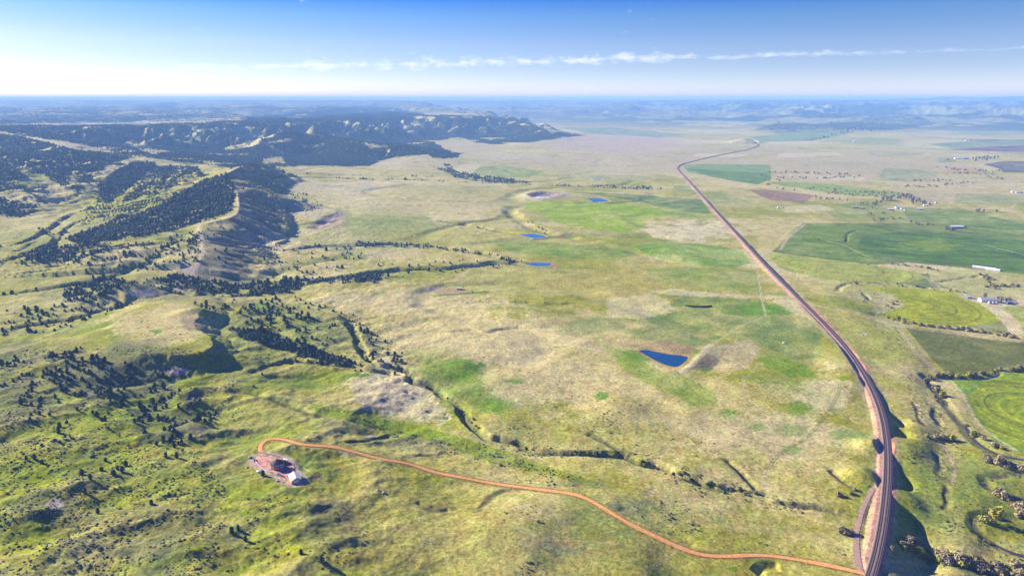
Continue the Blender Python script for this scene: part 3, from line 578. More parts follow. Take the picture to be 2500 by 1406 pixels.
for q_ in [([(1900,375),(2040,372),(2060,380),(1900,385)], PALE), ([(2120,368),(2260,372),(2250,380),(2120,378)], (.30,.30,.15)), ([(2290,384),(2330,383),(2335,396),(2290,398)], (.20,.25,.10)), ([(1960,398),(2100,395),(2130,404),(1960,407)], (.33,.31,.15)), ([(1700,375),(1830,378),(1800,384),(1690,383)], PALE), ([(1180,375),(1340,380),(1330,392),(1180,388)], (.42,.38,.24)), ([(1900,505),(2000,500),(2040,512),(1920,520)], PALE), ([(2000,430),(2110,433),(2110,442),(1990,441)], PALE), ([(1640,452),(1690,455),(1700,470),(1650,466)], (.2,.26,.08)), ([(1700,472),(1790,478),(1850,500),(1750,500)], (.24,.28,.1)), ([(1400,425),(1560,428),(1640,440),(1450,445)], (.25,.28,.11)), ([(700,440),(900,446),(940,470),(720,470)], (.43,.39,.23)), ([(950,450),(1200,455),(1240,475),(960,475)], (.31,.30,.12)), ([(820,520),(1050,530),(1080,570),(860,575)], (.24,.28,.09)), ([(1240,600),(1290,606),(1240,612)], GREEN)]: field(q_[0], q_[1], .7, 1, 1)
field([(2400,401),(2450,394),(2580,394),(2580,421),(2450,421),(2440,412)], (.075,.07,.085), .97, .6, .2)
field([(2320,366),(2400,359),(2580,353),(2580,372),(2430,370)], (.115,.05,.085), .97, .6, .2)
field([(2265,352),(2400,343),(2580,343),(2580,354),(2400,358),(2330,365)], (.13,.21,.11), .8, .6, .3); field([(2280,338),(2400,341),(2580,341),(2580,345),(2400,344)], (.075,.08,.09), .8, .4, .2)
field([(1828,336),(1900,327),(1960,318),(2092,320),(2060,330),(1980,345),(1860,346)], (.14,.24,.10), .85, .8, .4, .2); field([(1875,321),(1930,319),(1970,322),(1900,325)], (.09,.08,.09), .85, .5, .2); field([(1985,339),(2010,334),(1988,343),(1950,343)], (.09,.08,.09), .85, .5, .2)
field([(1370,312),(1500,313),(1600,322),(1690,329),(1610,336),(1450,328)], (.15,.23,.11), .8, 1, 1); field([(2300,320),(2440,312),(2580,318),(2580,328),(2400,330)], (.14,.21,.12), .7, 1, 1); field([(2230,312),(2400,308),(2410,318),(2280,316)], (.40,.30,.20), .7, 1, 1)
field([(1170,408),(1240,405),(1330,420),(1290,433),(1220,432),(1150,424)], (.20,.27,.09), .8, 1, .5); field([(1120,405),(1180,400),(1150,425),(1110,425)], PALE, .6, 2, 1)
field([(1480,728),(1600,718),(1640,735),(1640,765),(1560,780),(1480,775)], PALE, .6, 4, 6); field([(1590,712),(1640,705),(1860,722),(1960,722),(1990,760),(1900,730),(1640,722)], PALE, .65, 3, 3); field([(1880,730),(1960,738),(1985,780),(1930,760)], PALE, .7, 4, 5)
field([(1700,850),(1830,830),(1860,850),(1820,905),(1740,900),(1720,860)], (.47,.38,.25), .6, 5, 6); field([(1600,1010),(1900,1010),(2100,1050),(2120,1110),(1900,1120),(1700,1080)], (.47,.40,.22), .4, 6, 10)
field([(1650,912),(1690,888),(1722,862),(1748,868),(1762,890),(1700,902)], (.25,.205,.125), .85, 1.5, 1.5, .2, ang=1.5, sw=3)
field([(1530,845),(1620,830),(1700,848),(1690,868),(1640,860),(1560,850)], (.30,.21,.13), .8, 2, 2)
field([(840,940),(930,915),(1060,960),(1110,1020),(1080,1040),(960,1010),(880,985)], (.54,.48,.32), .6, 3, 9, mott=.5)
# --- dug places
line([(1735,842),(1712,864),(1690,886),(1665,907)], 9, PALE, .8)
for nm, c, w in [('near', (.36,.23,.13), 5), ('upper', (.38,.27,.16), 4), ('lower', (.42,.25,.17), 5), ('lined', TAN, 6), ('tiny', PALE, 10)]:
    P = PONDS[nm][0]; line(None, w*2, c, .85, W=np.vstack([P, P[:1]]))
S, s = PITM; lay(sst(-45, -20, s)*0.8, PALE, S); lay(sst(-4, 4, s)*0.95*np.clip(.8+perlin(X[S]/14, Y[S]/14, 4), .5, 1), (.26,.19,.16), S)
field([(1303,483),(1312,480),(1340,481),(1346,484),(1320,485)], (.72,.68,.62), 1, .8, .1, mott=0)
S, s = SCRM; lay(sst(-6, 6, s)*0.8, (.30,.23,.17), S); line([(740,552),(748,558),(790,562),(828,549),(858,525)], 8, (.25,.29,.09), .6); line([(780,556),(828,520)], 9, (.52,.42,.30), .9); field([(800,555),(828,545),(850,530),(855,545),(830,560)], (.25,.22,.14), .7, 2, 1)
field([(1055,716),(1068,706),(1110,701),(1165,703),(1190,712),(1150,720),(1070,724)], (.24,.29,.07), .6, 2, 1); field([(1067,714),(1075,708),(1110,704),(1130,705),(1150,713),(1120,718),(1080,720)], (.40,.25,.18), .95, .8, .2)
line([(1060,722),(1110,719),(1190,712)], 12, (.09,.14,.05), .8); line([(1035,704),(1055,714),(1068,722)], 4, PALE, .7)
# --- woodland floor, bare slopes, scrub and painted slope shade
def sunlit():
    """how squarely the bare ground faces the morning sun (trees like the shadier slopes)"""
    gy = np.gradient(Z, axis=0)/np.gradient(YR)[:, None]; gx = np.gradient(Z, axis=1)/(np.gradient(TC)[None]*DEP[:, None])
    n = np.sqrt(1+gx*gx+gy*gy); return ((-gx*SUN_AZ[0]*cos(SUN_EL)-gy*SUN_AZ[1]*cos(SUN_EL)+sin(SUN_EL))/n).astype(np.float32)
LIT = sunlit()
def along(k, d, w): 
    r = polydist(GULLY[k], np.zeros(len(GULLY[k])), w*2, 5, 30, 7)
    if r: S, D, A, SD, V = r; JD[S] = np.maximum(JD[S], d*(1-sst(w*.6, w, D))*np.clip(.35+1.2*perlin(A/60, 0*A, len(k)), 0, 1))
def density(zones):
    Dn = np.zeros((NR, NC), np.float32); Df = Dn.ravel()
    for pts, d, cov, ns in zones:
        p = np.array(pts, float); m = (PX > p[:, 0].min()-12) & (PX < p[:, 0].max()+12) & (PY > p[:, 1].min()-6) & (PY < p[:, 1].max()+6); m = np.nonzero(m.ravel())[0]
        if len(m) == 0: continue
        s = sdpoly(PX.ravel()[m], PY.ravel()[m], p, 2.0)+8*n_med.ravel()[m]; w = d*sst(-5, 5, s)
        if cov < 1:
            q = fbm(X.ravel()[m], Y.ravel()[m], ns, 4, 131)-(.5*(LIT.ravel()[m]-.42) if ns >= 100 else 0); w = w*sst(-.12, .12, q+(cov-.5)*1.1)
        Df[m] = np.maximum(Df[m], w)
    return Dn
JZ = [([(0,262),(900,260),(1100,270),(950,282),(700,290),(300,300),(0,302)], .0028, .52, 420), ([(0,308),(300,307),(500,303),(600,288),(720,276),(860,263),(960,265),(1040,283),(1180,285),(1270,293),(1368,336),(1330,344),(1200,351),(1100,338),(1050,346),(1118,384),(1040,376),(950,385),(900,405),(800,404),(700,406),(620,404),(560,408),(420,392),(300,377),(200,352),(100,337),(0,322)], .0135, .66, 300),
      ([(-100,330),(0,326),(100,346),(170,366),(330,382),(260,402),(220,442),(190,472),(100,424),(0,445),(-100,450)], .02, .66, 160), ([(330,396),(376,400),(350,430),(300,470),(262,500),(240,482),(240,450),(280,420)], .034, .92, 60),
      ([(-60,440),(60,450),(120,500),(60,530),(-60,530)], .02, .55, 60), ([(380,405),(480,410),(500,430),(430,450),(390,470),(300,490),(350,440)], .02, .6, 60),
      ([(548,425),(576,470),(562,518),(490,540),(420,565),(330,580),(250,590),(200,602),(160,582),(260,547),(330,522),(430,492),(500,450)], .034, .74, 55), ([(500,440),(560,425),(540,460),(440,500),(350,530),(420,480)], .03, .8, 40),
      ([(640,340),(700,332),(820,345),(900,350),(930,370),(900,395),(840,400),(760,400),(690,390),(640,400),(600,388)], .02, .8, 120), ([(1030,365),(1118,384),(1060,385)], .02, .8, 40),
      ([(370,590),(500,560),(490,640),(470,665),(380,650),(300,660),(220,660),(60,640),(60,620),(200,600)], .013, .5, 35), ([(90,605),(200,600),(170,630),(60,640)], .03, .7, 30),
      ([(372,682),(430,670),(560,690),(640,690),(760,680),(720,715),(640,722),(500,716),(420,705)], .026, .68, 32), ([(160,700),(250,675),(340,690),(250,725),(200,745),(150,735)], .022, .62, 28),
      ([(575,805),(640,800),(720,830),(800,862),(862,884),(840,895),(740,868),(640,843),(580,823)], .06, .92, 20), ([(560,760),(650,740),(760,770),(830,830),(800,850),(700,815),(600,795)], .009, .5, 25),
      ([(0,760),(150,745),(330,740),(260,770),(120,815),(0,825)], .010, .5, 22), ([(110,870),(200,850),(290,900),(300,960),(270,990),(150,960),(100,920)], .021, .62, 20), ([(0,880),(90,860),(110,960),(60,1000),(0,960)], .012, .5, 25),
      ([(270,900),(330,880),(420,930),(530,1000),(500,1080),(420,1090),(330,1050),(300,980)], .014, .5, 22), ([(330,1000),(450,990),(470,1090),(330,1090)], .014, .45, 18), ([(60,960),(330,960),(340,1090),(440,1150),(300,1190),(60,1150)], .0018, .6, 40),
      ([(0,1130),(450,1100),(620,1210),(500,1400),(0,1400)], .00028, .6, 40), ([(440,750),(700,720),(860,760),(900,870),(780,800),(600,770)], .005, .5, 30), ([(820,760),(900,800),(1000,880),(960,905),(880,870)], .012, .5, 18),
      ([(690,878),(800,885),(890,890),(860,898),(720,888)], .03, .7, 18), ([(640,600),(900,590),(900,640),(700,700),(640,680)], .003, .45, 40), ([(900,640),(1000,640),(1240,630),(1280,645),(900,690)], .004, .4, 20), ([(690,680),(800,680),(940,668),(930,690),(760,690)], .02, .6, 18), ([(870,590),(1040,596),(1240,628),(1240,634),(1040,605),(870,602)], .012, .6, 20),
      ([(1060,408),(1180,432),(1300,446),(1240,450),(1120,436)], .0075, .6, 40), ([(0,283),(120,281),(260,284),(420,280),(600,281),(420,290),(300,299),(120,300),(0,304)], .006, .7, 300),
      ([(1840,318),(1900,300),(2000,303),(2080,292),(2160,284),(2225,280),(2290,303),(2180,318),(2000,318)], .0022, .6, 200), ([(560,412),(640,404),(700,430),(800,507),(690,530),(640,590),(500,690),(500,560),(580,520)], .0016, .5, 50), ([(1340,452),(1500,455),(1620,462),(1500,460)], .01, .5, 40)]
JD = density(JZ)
for k, d, w in [('c', .012, 9), ('c2', .03, 12), ('d', .012, 8), ('l', .006, 14), ('l2', .004, 14), ('t', .02, 10), ('tt', .02, 10), ('u', .014, 10), ('a', .008, 8), ('b', .006, 8), ('r', .03, 9), ('s', .02, 7), ('c3', .03, 9), ('d2', .012, 9), ('m', .012, 16), ('g', .010, 7), ('e', .004, 8), ('v2', .012, 6), ('bb', .02, 10)]: along(k, d, w)
CLEAR = [[(500,316),(600,308),(625,314),(560,321)], [(440,344),(470,347),(505,358),(470,361)], [(560,329),(640,328),(650,336),(580,339)], [(260,316),(310,321),(260,326)], [(850,300),(900,297),(940,303),(880,309)], [(632,354),(660,344),(705,338),(720,343),(680,351)], [(880,346),(960,358),(905,364)],
    [(1090,333),(1180,343),(1110,352)], [(630,386),(690,383),(700,402),(640,404)], [(300,345),(350,350),(420,372),(370,380),(330,362)], [(700,300),(790,296),(780,304),(710,308)], [(360,322),(440,325),(450,333),(380,331)], [(160,360),(230,356),(300,362),(250,372)], [(20,400),(60,405),(110,430),(60,430)], [(0,452),(50,462),(110,500),(60,505),(0,480)], [(180,420),(210,424),(180,450),(160,440)], [(430,430),(470,422),(490,432),(430,455)], [(600,345),(640,340),(620,352)], [(730,352),(800,350),(780,362),(740,362)], [(960,305),(1020,300),(1040,306),(980,312)]]
for c_ in CLEAR:
    p = np.array(c_, float); m = np.nonzero(((PX > p[:, 0].min()-20) & (PX < p[:, 0].max()+20) & (PY > p[:, 1].min()-10) & (PY < p[:, 1].max()+10)).ravel())[0]
    w = sst(-4, 5, sdpoly(PX.ravel()[m], PY.ravel()[m], p, 2.0)+9*n_med.ravel()[m]+7*n_sml.ravel()[m]); JD.ravel()[m] *= 1-.96*w
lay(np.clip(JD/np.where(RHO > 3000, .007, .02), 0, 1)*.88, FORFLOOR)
for q in [(300,890,150,70),(60,960,80,60),(400,1050,110,60),(150,1250,110,60),(400,1300,160,70),(230,1150,110,50),(820,1290,90,60),(560,900,100,40),(450,700,100,30),(60,860,80,30),(1550,1230,60,30),(1450,1180,90,14),(1050,1085,70,16),(1350,1330,80,30)]:
    blob(q[0], q[1], q[2], q[3], SAGE, .55, 1.0)
field([(560,410),(640,402),(700,430),(640,470),(800,508),(700,520),(640,580),(620,690),(480,690),(490,620),(500,550),(570,530),(585,480)], (.20,.18,.12), .5, 4, 3)  # shade on the main ridge's right flank put into the cover colour
for q in [(525,865,30,24),(470,790,30,14),(470,975,26,22),(490,1055,30,18)]: blob(*q, (.19,.155,.12), .7, .6)  # shaded sides of the mesa and knobs darkened in the cover colour
for q in [(445,700,20,8),(135,1235,26,14),(470,660,20,10),(345,715,30,6),(430,905,30,8),(1050,705,25,6),(905,1065,16,3),(840,1108,12,3)]: blob(*q, (.40,.33,.30), .7, .8)
field([(1840,318),(1900,300),(2000,303),(2080,292),(2160,284),(2225,280),(2290,303),(2180,318),(2000,318)], (.12,.13,.07), .7, 2, 2)
for k in range(3): pass
lay(sst(9000, 13000, RHO)*0.75, (.17,.185,.105)); lay(sst(7500, 12000, RHO)*(.55+.45*hx)*sst(.40, .62, ridged(X, Y, 2300, 4, 97)+.5*fbm(X, Y, 500, 3, 98))*0.92, (.035,.055,.03))
crest = smooth_line(MAINR, 5); cx, cy = unproj(crest[:, 0], crest[:, 1], crest[:, 2]-1); line(None, 9, (.50,.42,.27), .85, W=np.c_[cx, cy], wob=2)
line([(0,320),(50,325),(100,337),(168,349),(270,357),(336,374),(370,392),(430,398)], 40, TANF, .6, wob=12)
# --- stream banks: bare earth, green bottoms and painted gully shade
for k, P in GULLY.items():
    if k in ('h','i','j','k','s1','s2','s3','s4','q','o','p','z'): line(None, 9, (.10,.085,.05), .8, W=P, wob=3, dash=9)  # dark earth and brush, also painting shade over the sunlit gully walls
    if k in ('g','c','d','l','e','y2','a','b','u','t'): line(None, 6, (.085,.105,.04), .75, W=P, wob=4)  # brush in the bottoms, also painted shade where the carving shows none
    if k in 'cdgehijklp' or k in ('c2','l2','d2','tt','n2'): line(None, 5, (.17,.14,.075), .6, W=P, wob=3); line(None, 9, (.12,.16,.045), .5, W=P, wob=3, dash=25)
for P, w in CREEKW: line(None, w*4, (.16,.20,.06), .5, W=P, wob=4, dash=20); line(None, w*1.1, (.17,.125,.075), .8, W=P, dash=30)
# --- railway bed, drive verges, tracks
S, D, DS, A = RAILMASK
lay((1-sst(11, 15, np.abs(DS+1)))*.8*(D < 45)*np.clip(.75+.6*perlin(A/40, DS/8, 3), .3, 1), (.40,.33,.19), S); lay((DS > -BEDL-2.5)*(DS < BEDR+2.2)*np.clip(.95+.2*perlin(A/30, DS/4, 6), 0, 1), BEDC, S); lay((DS > 3)*(DS < BEDR+3.5)*.6, (.44,.22,.15), S)
S, D, A = ROADM; lay(1-sst(3.5, 5.2, D), (.25,.20,.075), S); S, D, A = LANEM; lay(.9*(1-sst(2.2, 3.2, D)), (.40,.26,.18), S)
S = sl_for(PADW[:, 0].min()-20, PADW[:, 0].max()+20, PADW[:, 1].min()-20, PADW[:, 1].max()+20); s = sdpoly(X[S]+2*n_fine[S], Y[S], PADW); lay(sst(-6, -1, s)*.9, (.42,.33,.24), S); lay(sst(0.5, 2.5, s)*np.clip(.9+.5*n_fine[S], .6, 1), (.58,.33,.26), S)
blob(770,1168,22,8,(.33,.20,.16),.7,.6)
twotrack([(1860,905),(1858,880),(1835,910),(1813,928),(1820,960),(1850,1000),(1880,1040),(1890,1065),(1898,1090),(1880,1130),(1868,1165),(1872,1200)], (.46,.39,.23)); twotrack([(1870,770),(1862,740),(1855,700),(1850,660)], PALE); twotrack([(1872,772),(1800,800),(1740,842)], PALE, .5)
twotrack([(2050,935),(2045,965),(2005,1030),(1960,1075),(1900,1110),(1872,1150)], (.15,.19,.06)); twotrack([(700,960),(800,985),(920,1040),(1010,1060)], (.17,.22,.05), .5)
for t_ in [[(0,770),(120,748),(280,720),(400,700)],[(0,790),(200,755),(330,735)],[(1130,660),(1110,690),(1060,700),(1030,705)],[(60,660),(140,640),(160,625)],[(1560,1405),(1640,1350),(1700,1300)]]: twotrack(t_, (.42,.35,.2), .6)
for t_ in [[(935,1200),(960,1280),(930,1340),(915,1406)],[(1080,1290),(1095,1340),(1090,1400)],[(1310,1318),(1480,1325),(1600,1345)],[(1540,960),(1600,1010),(1650,1060),(1700,1100)],[(1400,980),(1380,1020),(1420,1050)],[(1740,1010),(1700,1060),(1600,1100)],[(1240,900),(1300,960),(1420,980)],[(1880,1130),(1960,1150),(2060,1140)],[(560,950),(640,985),(760,1030)],[(700,1110),(800,1180),(900,1200),(1040,1250)],[(1300,1130),(1420,1150),(1560,1190),(1700,1230)]]:
    line(t_, 1.3, (.46,.38,.22), .6, wob=2)
line([(1350,640),(1356,650),(1352,656)], 7, (.45,.27,.18), .9); line([(1110,690),(1125,672),(1150,658)], 6, (.43,.33,.22), .7)
for pts, w in [([(1905,680),(1930,695),(1950,725),(1985,745),(2060,760),(2120,775),(2190,795),(2300,812),(2420,828),(2530,838)], 5), ([(2190,795),(2230,850),(2280,905),(2310,915)], 6), ([(2480,498),(2465,512),(2480,520),(2510,540)], 10), ([(2200,505),(2330,511),(2465,509)], 4), ([(2150,520),(2230,533),(2340,550),(2420,560),(2560,566)], 5), ([(2330,470),(2322,496)], 12), ([(2300,1080),(2330,1140),(2325,1180)], 3),
               ([(1905,610),(1925,580),(1965,548)], 7), ([(1920,490),(2060,480),(2200,470),(2330,462),(2560,455)], 6), ([(1760,440),(2000,436),(2250,428)], 5), ([(2270,690),(2285,700),(2330,710)], 4), ([(2010,520),(2030,530),(2015,534)], 7), ([(2000,370),(2200,372),(2400,378)], 8), ([(1380,345),(1620,352),(1800,350)], 9)]:
    line(pts, w, (.46,.37,.24), .75)
for pts in [[(1885,618),(1930,623),(2050,638),(2160,652),(2240,668),(2300,705)],[(2310,918),(2350,960),(2362,985),(2400,1045),(2480,1098)],[(1900,590),(1960,545),(2100,546)],[(2360,720),(2400,745),(2445,782),(2470,815)]]: line(pts, 3.5, PALE, .7)
del n_str, dry
CV = np.clip(CV*(1+0.16*n_fine+0.14*n_sml+.22*n_x)[..., None], 0.01, 0.9)

# ---------------------------------------------------------------- materials
def mat(name, col, rough=0.9, var=0.0, scale=1.0, metal=0.0, spec=0.3, bump=0.0, stretch=None):
    m = bpy.data.materials.new(name); m.use_nodes = True; nt = m.node_tree; b = nt.nodes['Principled BSDF']; L = nt.links.new
    b.inputs['Roughness'].default_value = rough; b.inputs['Metallic'].default_value = metal; b.inputs['Specular IOR Level'].default_value = spec
    g = nd(nt, 'ShaderNodeNewGeometry'); n = nd(nt, 'ShaderNodeTexNoise', i_Scale=scale, i_Detail=4.0, i_Roughness=0.6)
    if stretch:
        mp = nd(nt, 'ShaderNodeMapping'); mp.inputs['Scale'].default_value = stretch; L(g.outputs['Position'], mp.inputs[0]); L(mp.outputs[0], n.inputs['Vector'])
    else: L(g.outputs['Position'], n.inputs['Vector'])
    r = nd(nt, 'ShaderNodeMapRange'); L(n.outputs[0], r.inputs[0]); r.inputs[1].default_value = .3; r.inputs[2].default_value = .7; r.inputs[3].default_value = 1-var; r.inputs[4].default_value = 1+var
    v = nd(nt, 'ShaderNodeVectorMath', operation='SCALE'); v.inputs[0].default_value = col; L(r.outputs[0], v.inputs['Scale']); L(v.outputs[0], b.inputs['Base Color'])
    if bump:
        bp = nd(nt, 'ShaderNodeBump', i_Distance=bump); L(n.outputs[0], bp.inputs['Height']); L(bp.outputs[0], b.inputs['Normal'])
    return m
def ground_mat():
    m = bpy.data.materials.new('prairie_ground'); m.use_nodes = True; nt = m.node_tree; b = nt.nodes['Principled BSDF']; L = nt.links.new
    b.inputs['Roughness'].default_value = 1.0; b.inputs['Specular IOR Level'].default_value = 0.05
    at = nd(nt, 'ShaderNodeAttribute', attribute_name='cover'); g = nd(nt, 'ShaderNodeNewGeometry')
    def nz(s, det, lo, hi, rough=.6):
        n = nd(nt, 'ShaderNodeTexNoise', i_Scale=s, i_Detail=det, i_Roughness=rough); L(g.outputs['Position'], n.inputs['Vector'])
        r = nd(nt, 'ShaderNodeMapRange'); L(n.outputs[0], r.inputs[0]); r.inputs[1].default_value = .3; r.inputs[2].default_value = .7; r.inputs[3].default_value = lo; r.inputs[4].default_value = hi
        return n, r
    n1, r1 = nz(.30, 5, .50, 1.50, .72); n2, r2 = nz(.045, 5, .80, 1.20, .65)
    n3, r3 = nz(.06, 5, 0, 1); n4, r4 = nz(.9, 3, .62, 1.22, .6)
    f = mth(nt, 'MULTIPLY', mth(nt, 'MULTIPLY', r1.outputs[0], r2.outputs[0]), r4.outputs[0])
    v = nd(nt, 'ShaderNodeVectorMath', operation='SCALE'); L(at.outputs['Color'], v.inputs[0]); L(f, v.inputs['Scale'])
    hs = nd(nt, 'ShaderNodeHueSaturation'); L(v.outputs[0], hs.inputs['Color']); L(mth(nt, 'ADD', mth(nt, 'MULTIPLY', r3.outputs[0], .05), .475), hs.inputs['Hue']); hs.inputs['Saturation'].default_value = 1.17
    L(hs.outputs[0], b.inputs['Base Color'])
    bp = nd(nt, 'ShaderNodeBump', i_Distance=1.1, i_Strength=.5); L(n1.outputs[0], bp.inputs['Height']); L(bp.outputs[0], b.inputs['Normal'])
    return m
M = {}
M['ground'] = ground_mat()
def mesh_arrays(name, V, Fq, m, smooth=False):
    """V (n,3), Fq (k,3|4) -> linked mesh object"""
    me = bpy.data.meshes.new(name); V = np.asarray(V, np.float32); Fq = np.asarray(Fq, np.int32); k = Fq.shape[1]
    me.vertices.add(len(V)); me.vertices.foreach_set('co', V.ravel()); me.loops.add(Fq.size); me.loops.foreach_set('vertex_index', Fq.ravel())
    me.polygons.add(len(Fq)); me.polygons.foreach_set('loop_start', np.arange(0, Fq.size, k, dtype=np.int32))
    me.update(calc_edges=True)
    if smooth: me.shade_smooth()
    else: me.shade_flat()
    for mm in (m if isinstance(m, (list, tuple)) else [m]): me.materials.append(mm)
    o = bpy.data.objects.new(name, me); COL.objects.link(o); return o
def build_ground():
    V = np.stack([X, Y, Z], -1).reshape(-1, 3); i = np.arange(NR*NC).reshape(NR, NC)
    Q = np.stack([i[:-1, :-1], i[:-1, 1:], i[1:, 1:], i[1:, :-1]], -1).reshape(-1, 4)
    o = mesh_arrays('ground', V, Q, M['ground'], True)
    a = o.data.color_attributes.new('cover', 'FLOAT_COLOR', 'POINT')
    c = np.ones((NR*NC, 4), np.float32); c[:, :3] = CV.reshape(-1, 3); a.data.foreach_set('color', c.ravel())
    o['kind'] = 'structure'; return o
build_ground()

# ---------------------------------------------------------------- helpers: things, parts, labels
def tag(o, label=None, cat=None, group=None, kind=None):
    if label: o['label'] = label
    if cat: o['category'] = cat
    if group: o['group'] = group
    if kind: o['kind'] = kind
    return o
def empty(name, loc, rz=0):
    o = bpy.data.objects.new(name, None); o.empty_display_size = 0.5; COL.objects.link(o); o.location = loc; o.rotation_euler = (0, 0, rz); return o
class MB:
    def __init__(s): s.v = []; s.f = []; s.mi = []
    def add(s, v, f, mi=0):
        k = len(s.v); s.v += [tuple(p) for p in v]; s.f += [tuple(i+k for i in q) for q in f]; s.mi += [mi]*len(f); return s
    def box(s, c, d, rz=0, mi=0, taper=1.0):
        x, y, z = d[0]/2, d[1]/2, d[2]/2; cc, ss = cos(rz), sin(rz); P = []
        for zz, t in ((-z, 1), (z, taper)):
            for a, b in ((-x, -y), (x, -y), (x, y), (-x, y)): a *= t; b *= t; P.append((c[0]+a*cc-b*ss, c[1]+a*ss+b*cc, c[2]+zz))
        return s.add(P, [(3,2,1,0), (4,5,6,7), (0,1,5,4), (1,2,6,5), (2,3,7,6), (3,0,4,7)], mi)
    def tube(s, a, b, r0, r1=None, n=6, mi=0, cap=True):
        r1 = r0 if r1 is None else r1; a = Vector(a); b = Vector(b); d = (b-a).normalized(); u = d.orthogonal().normalized(); w = d.cross(u)
        P = [a+(u*cos(2*pi*i/n)+w*sin(2*pi*i/n))*r0 for i in range(n)]+[b+(u*cos(2*pi*i/n)+w*sin(2*pi*i/n))*r1 for i in range(n)]
        F_ = [(i, (i+1) % n, n+(i+1) % n, n+i) for i in range(n)]
        if cap: F_ += [tuple(range(n-1, -1, -1)), tuple(range(n, 2*n))]
        return s.add(P, F_, mi)
    def lathe(s, prof, n=12, c=(0, 0, 0), mi=0):
        P = [(c[0]+r*cos(2*pi*i/n), c[1]+r*sin(2*pi*i/n), c[2]+z) for r, z in prof for i in range(n)]; m = len(prof)
        F_ = [(j*n+i, j*n+(i+1) % n, (j+1)*n+(i+1) % n, (j+1)*n+i) for j in range(m-1) for i in range(n)]+[tuple(range(n-1, -1, -1)), tuple(range((m-1)*n, m*n))]
        return s.add(P, F_, mi)
    def prism(s, poly, z0, z1, mi=0):
        n = len(poly); P = [(x, y, z0) for x, y in poly]+[(x, y, z1) for x, y in poly]
        return s.add(P, [tuple(range(n-1, -1, -1)), tuple(range(n, 2*n))]+[(i, (i+1) % n, n+(i+1) % n, n+i) for i in range(n)], mi)
    def gable(s, L_, W_, z0, z1, over=.5, th=.25, mi=0):
        """two roof slopes, ridge along x"""
        sl = (z1-z0)/(W_/2)
        for sg in (-1, 1):
            yo = sg*(W_/2+over); zo = z0-over*sl; xx = L_/2+over
            P = [(-xx, 0, z1), (xx, 0, z1), (xx, yo, zo), (-xx, yo, zo)]; P += [(a, b, c+th) for a, b, c in P]
            s.add(P, [(0,1,2,3), (7,6,5,4), (0,4,5,1), (1,5,6,2), (2,6,7,3), (3,7,4,0)], mi)
        return s
    def gwall(s, L_, W_, h, hr, mi=0):
        x, y = L_/2, W_/2; P = [(-x,-y,0),(x,-y,0),(x,y,0),(-x,y,0),(-x,-y,h),(x,-y,h),(x,y,h),(-x,y,h),(-x,0,hr),(x,0,hr)]
        return s.add(P, [(0,1,5,4),(2,3,7,6),(1,2,6,9,5),(3,0,4,8,7),(3,2,1,0)], mi)
    def build(s, name, m, parent=None, smooth=False):
        me = bpy.data.meshes.new(name); me.from_pydata(s.v, [], s.f)
        for mm in (m if isinstance(m, (list, tuple)) else [m]): me.materials.append(mm)
        if len(set(s.mi)) > 1: me.polygons.foreach_set('material_index', s.mi)
        me.update()
        if smooth: me.shade_smooth()
        o = bpy.data.objects.new(name, me); COL.objects.link(o)
        if parent: o.parent = parent
        return o
def copy_tree(o, parent=None):
    c = o.copy(); COL.objects.link(c)
    if parent: c.parent = parent
    for ch in o.children: copy_tree(ch, c)
    return c
M['water'] = mat('pond_water', (.006, .055, .115), .16, .15, .05, 0, .3); M['wfar'] = mat('sky_tinted_water', (.02, .12, .27), .18, .1, .05, 0, .35); M['creekw'] = mat('creek_water', (.07, .055, .05), .2, .2, .2, 0, .5)  # far ponds: sky reflection painted in as a lighter blue base
M['roadred'] = mat('red_scoria_gravel', (.63, .29, .085), .95, .28, .5); M['lane'] = mat('service_track_dirt', (.36, .23, .165), .95, .2, .3); M['ballast'] = mat('ballast_stone', (.22, .15, .125), .95, .25, .8)
M['rail'] = mat('rail_steel', (.10, .075, .07), .5, .1, 2, .6, .5); M['tie'] = mat('sleeper_wood', (.13, .10, .09), .9, .2, 2)

# ---------------------------------------------------------------- ribbons: drive, service track, railway
def ribbon(name, P, half, lift, m, crown=0.0):
    n = len(P); wv = half*(1+.16*np.interp(np.arange(n), np.arange(0, n+8, 4), rng.normal(0, 1, len(np.arange(0, n+8, 4))).clip(-1, 1)))
    L_, R_ = offset_line(P, -wv), offset_line(P, wv*.97); z = P[:, 2]+lift
    V = np.vstack([np.c_[L_[:, :2], z], np.c_[P[:, :2], z+crown], np.c_[R_[:, :2], z]]); i = np.arange(n-1)
    Q = np.vstack([np.c_[i, i+n, i+n+1, i+1], np.c_[i+n, i+2*n, i+2*n+1, i+n+1]])
    return mesh_arrays(name, V, Q[:, ::-1], m, True)
tag(ribbon('dirt_road', ROADW, 2.1, 0.28, M['roadred'], .12), kind='structure')
tag(ribbon('service_track', LANEW, 1.9, 0.25, M['lane'], .05), kind='structure')
bed = offset_line(RW, 0.6)
def trap(name, P, halfs, zs, m):
    n = len(P); V = np.vstack([np.c_[offset_line(P, h)[:, :2], P[:, 2]+z] for h, z in zip(halfs, zs)]); i = np.arange(n-1)
    Q = np.vstack([np.c_[i+k*n, i+(k+1)*n, i+(k+1)*n+1, i+k*n+1] for k in range(len(halfs)-1)]); return mesh_arrays(name, V, Q[:, ::-1], m)
tag(trap('ballast', bed, (-4.4, -3.7, 3.7, 4.4), (0.15, 0.7, 0.7, 0.15), M['ballast']), kind='structure')
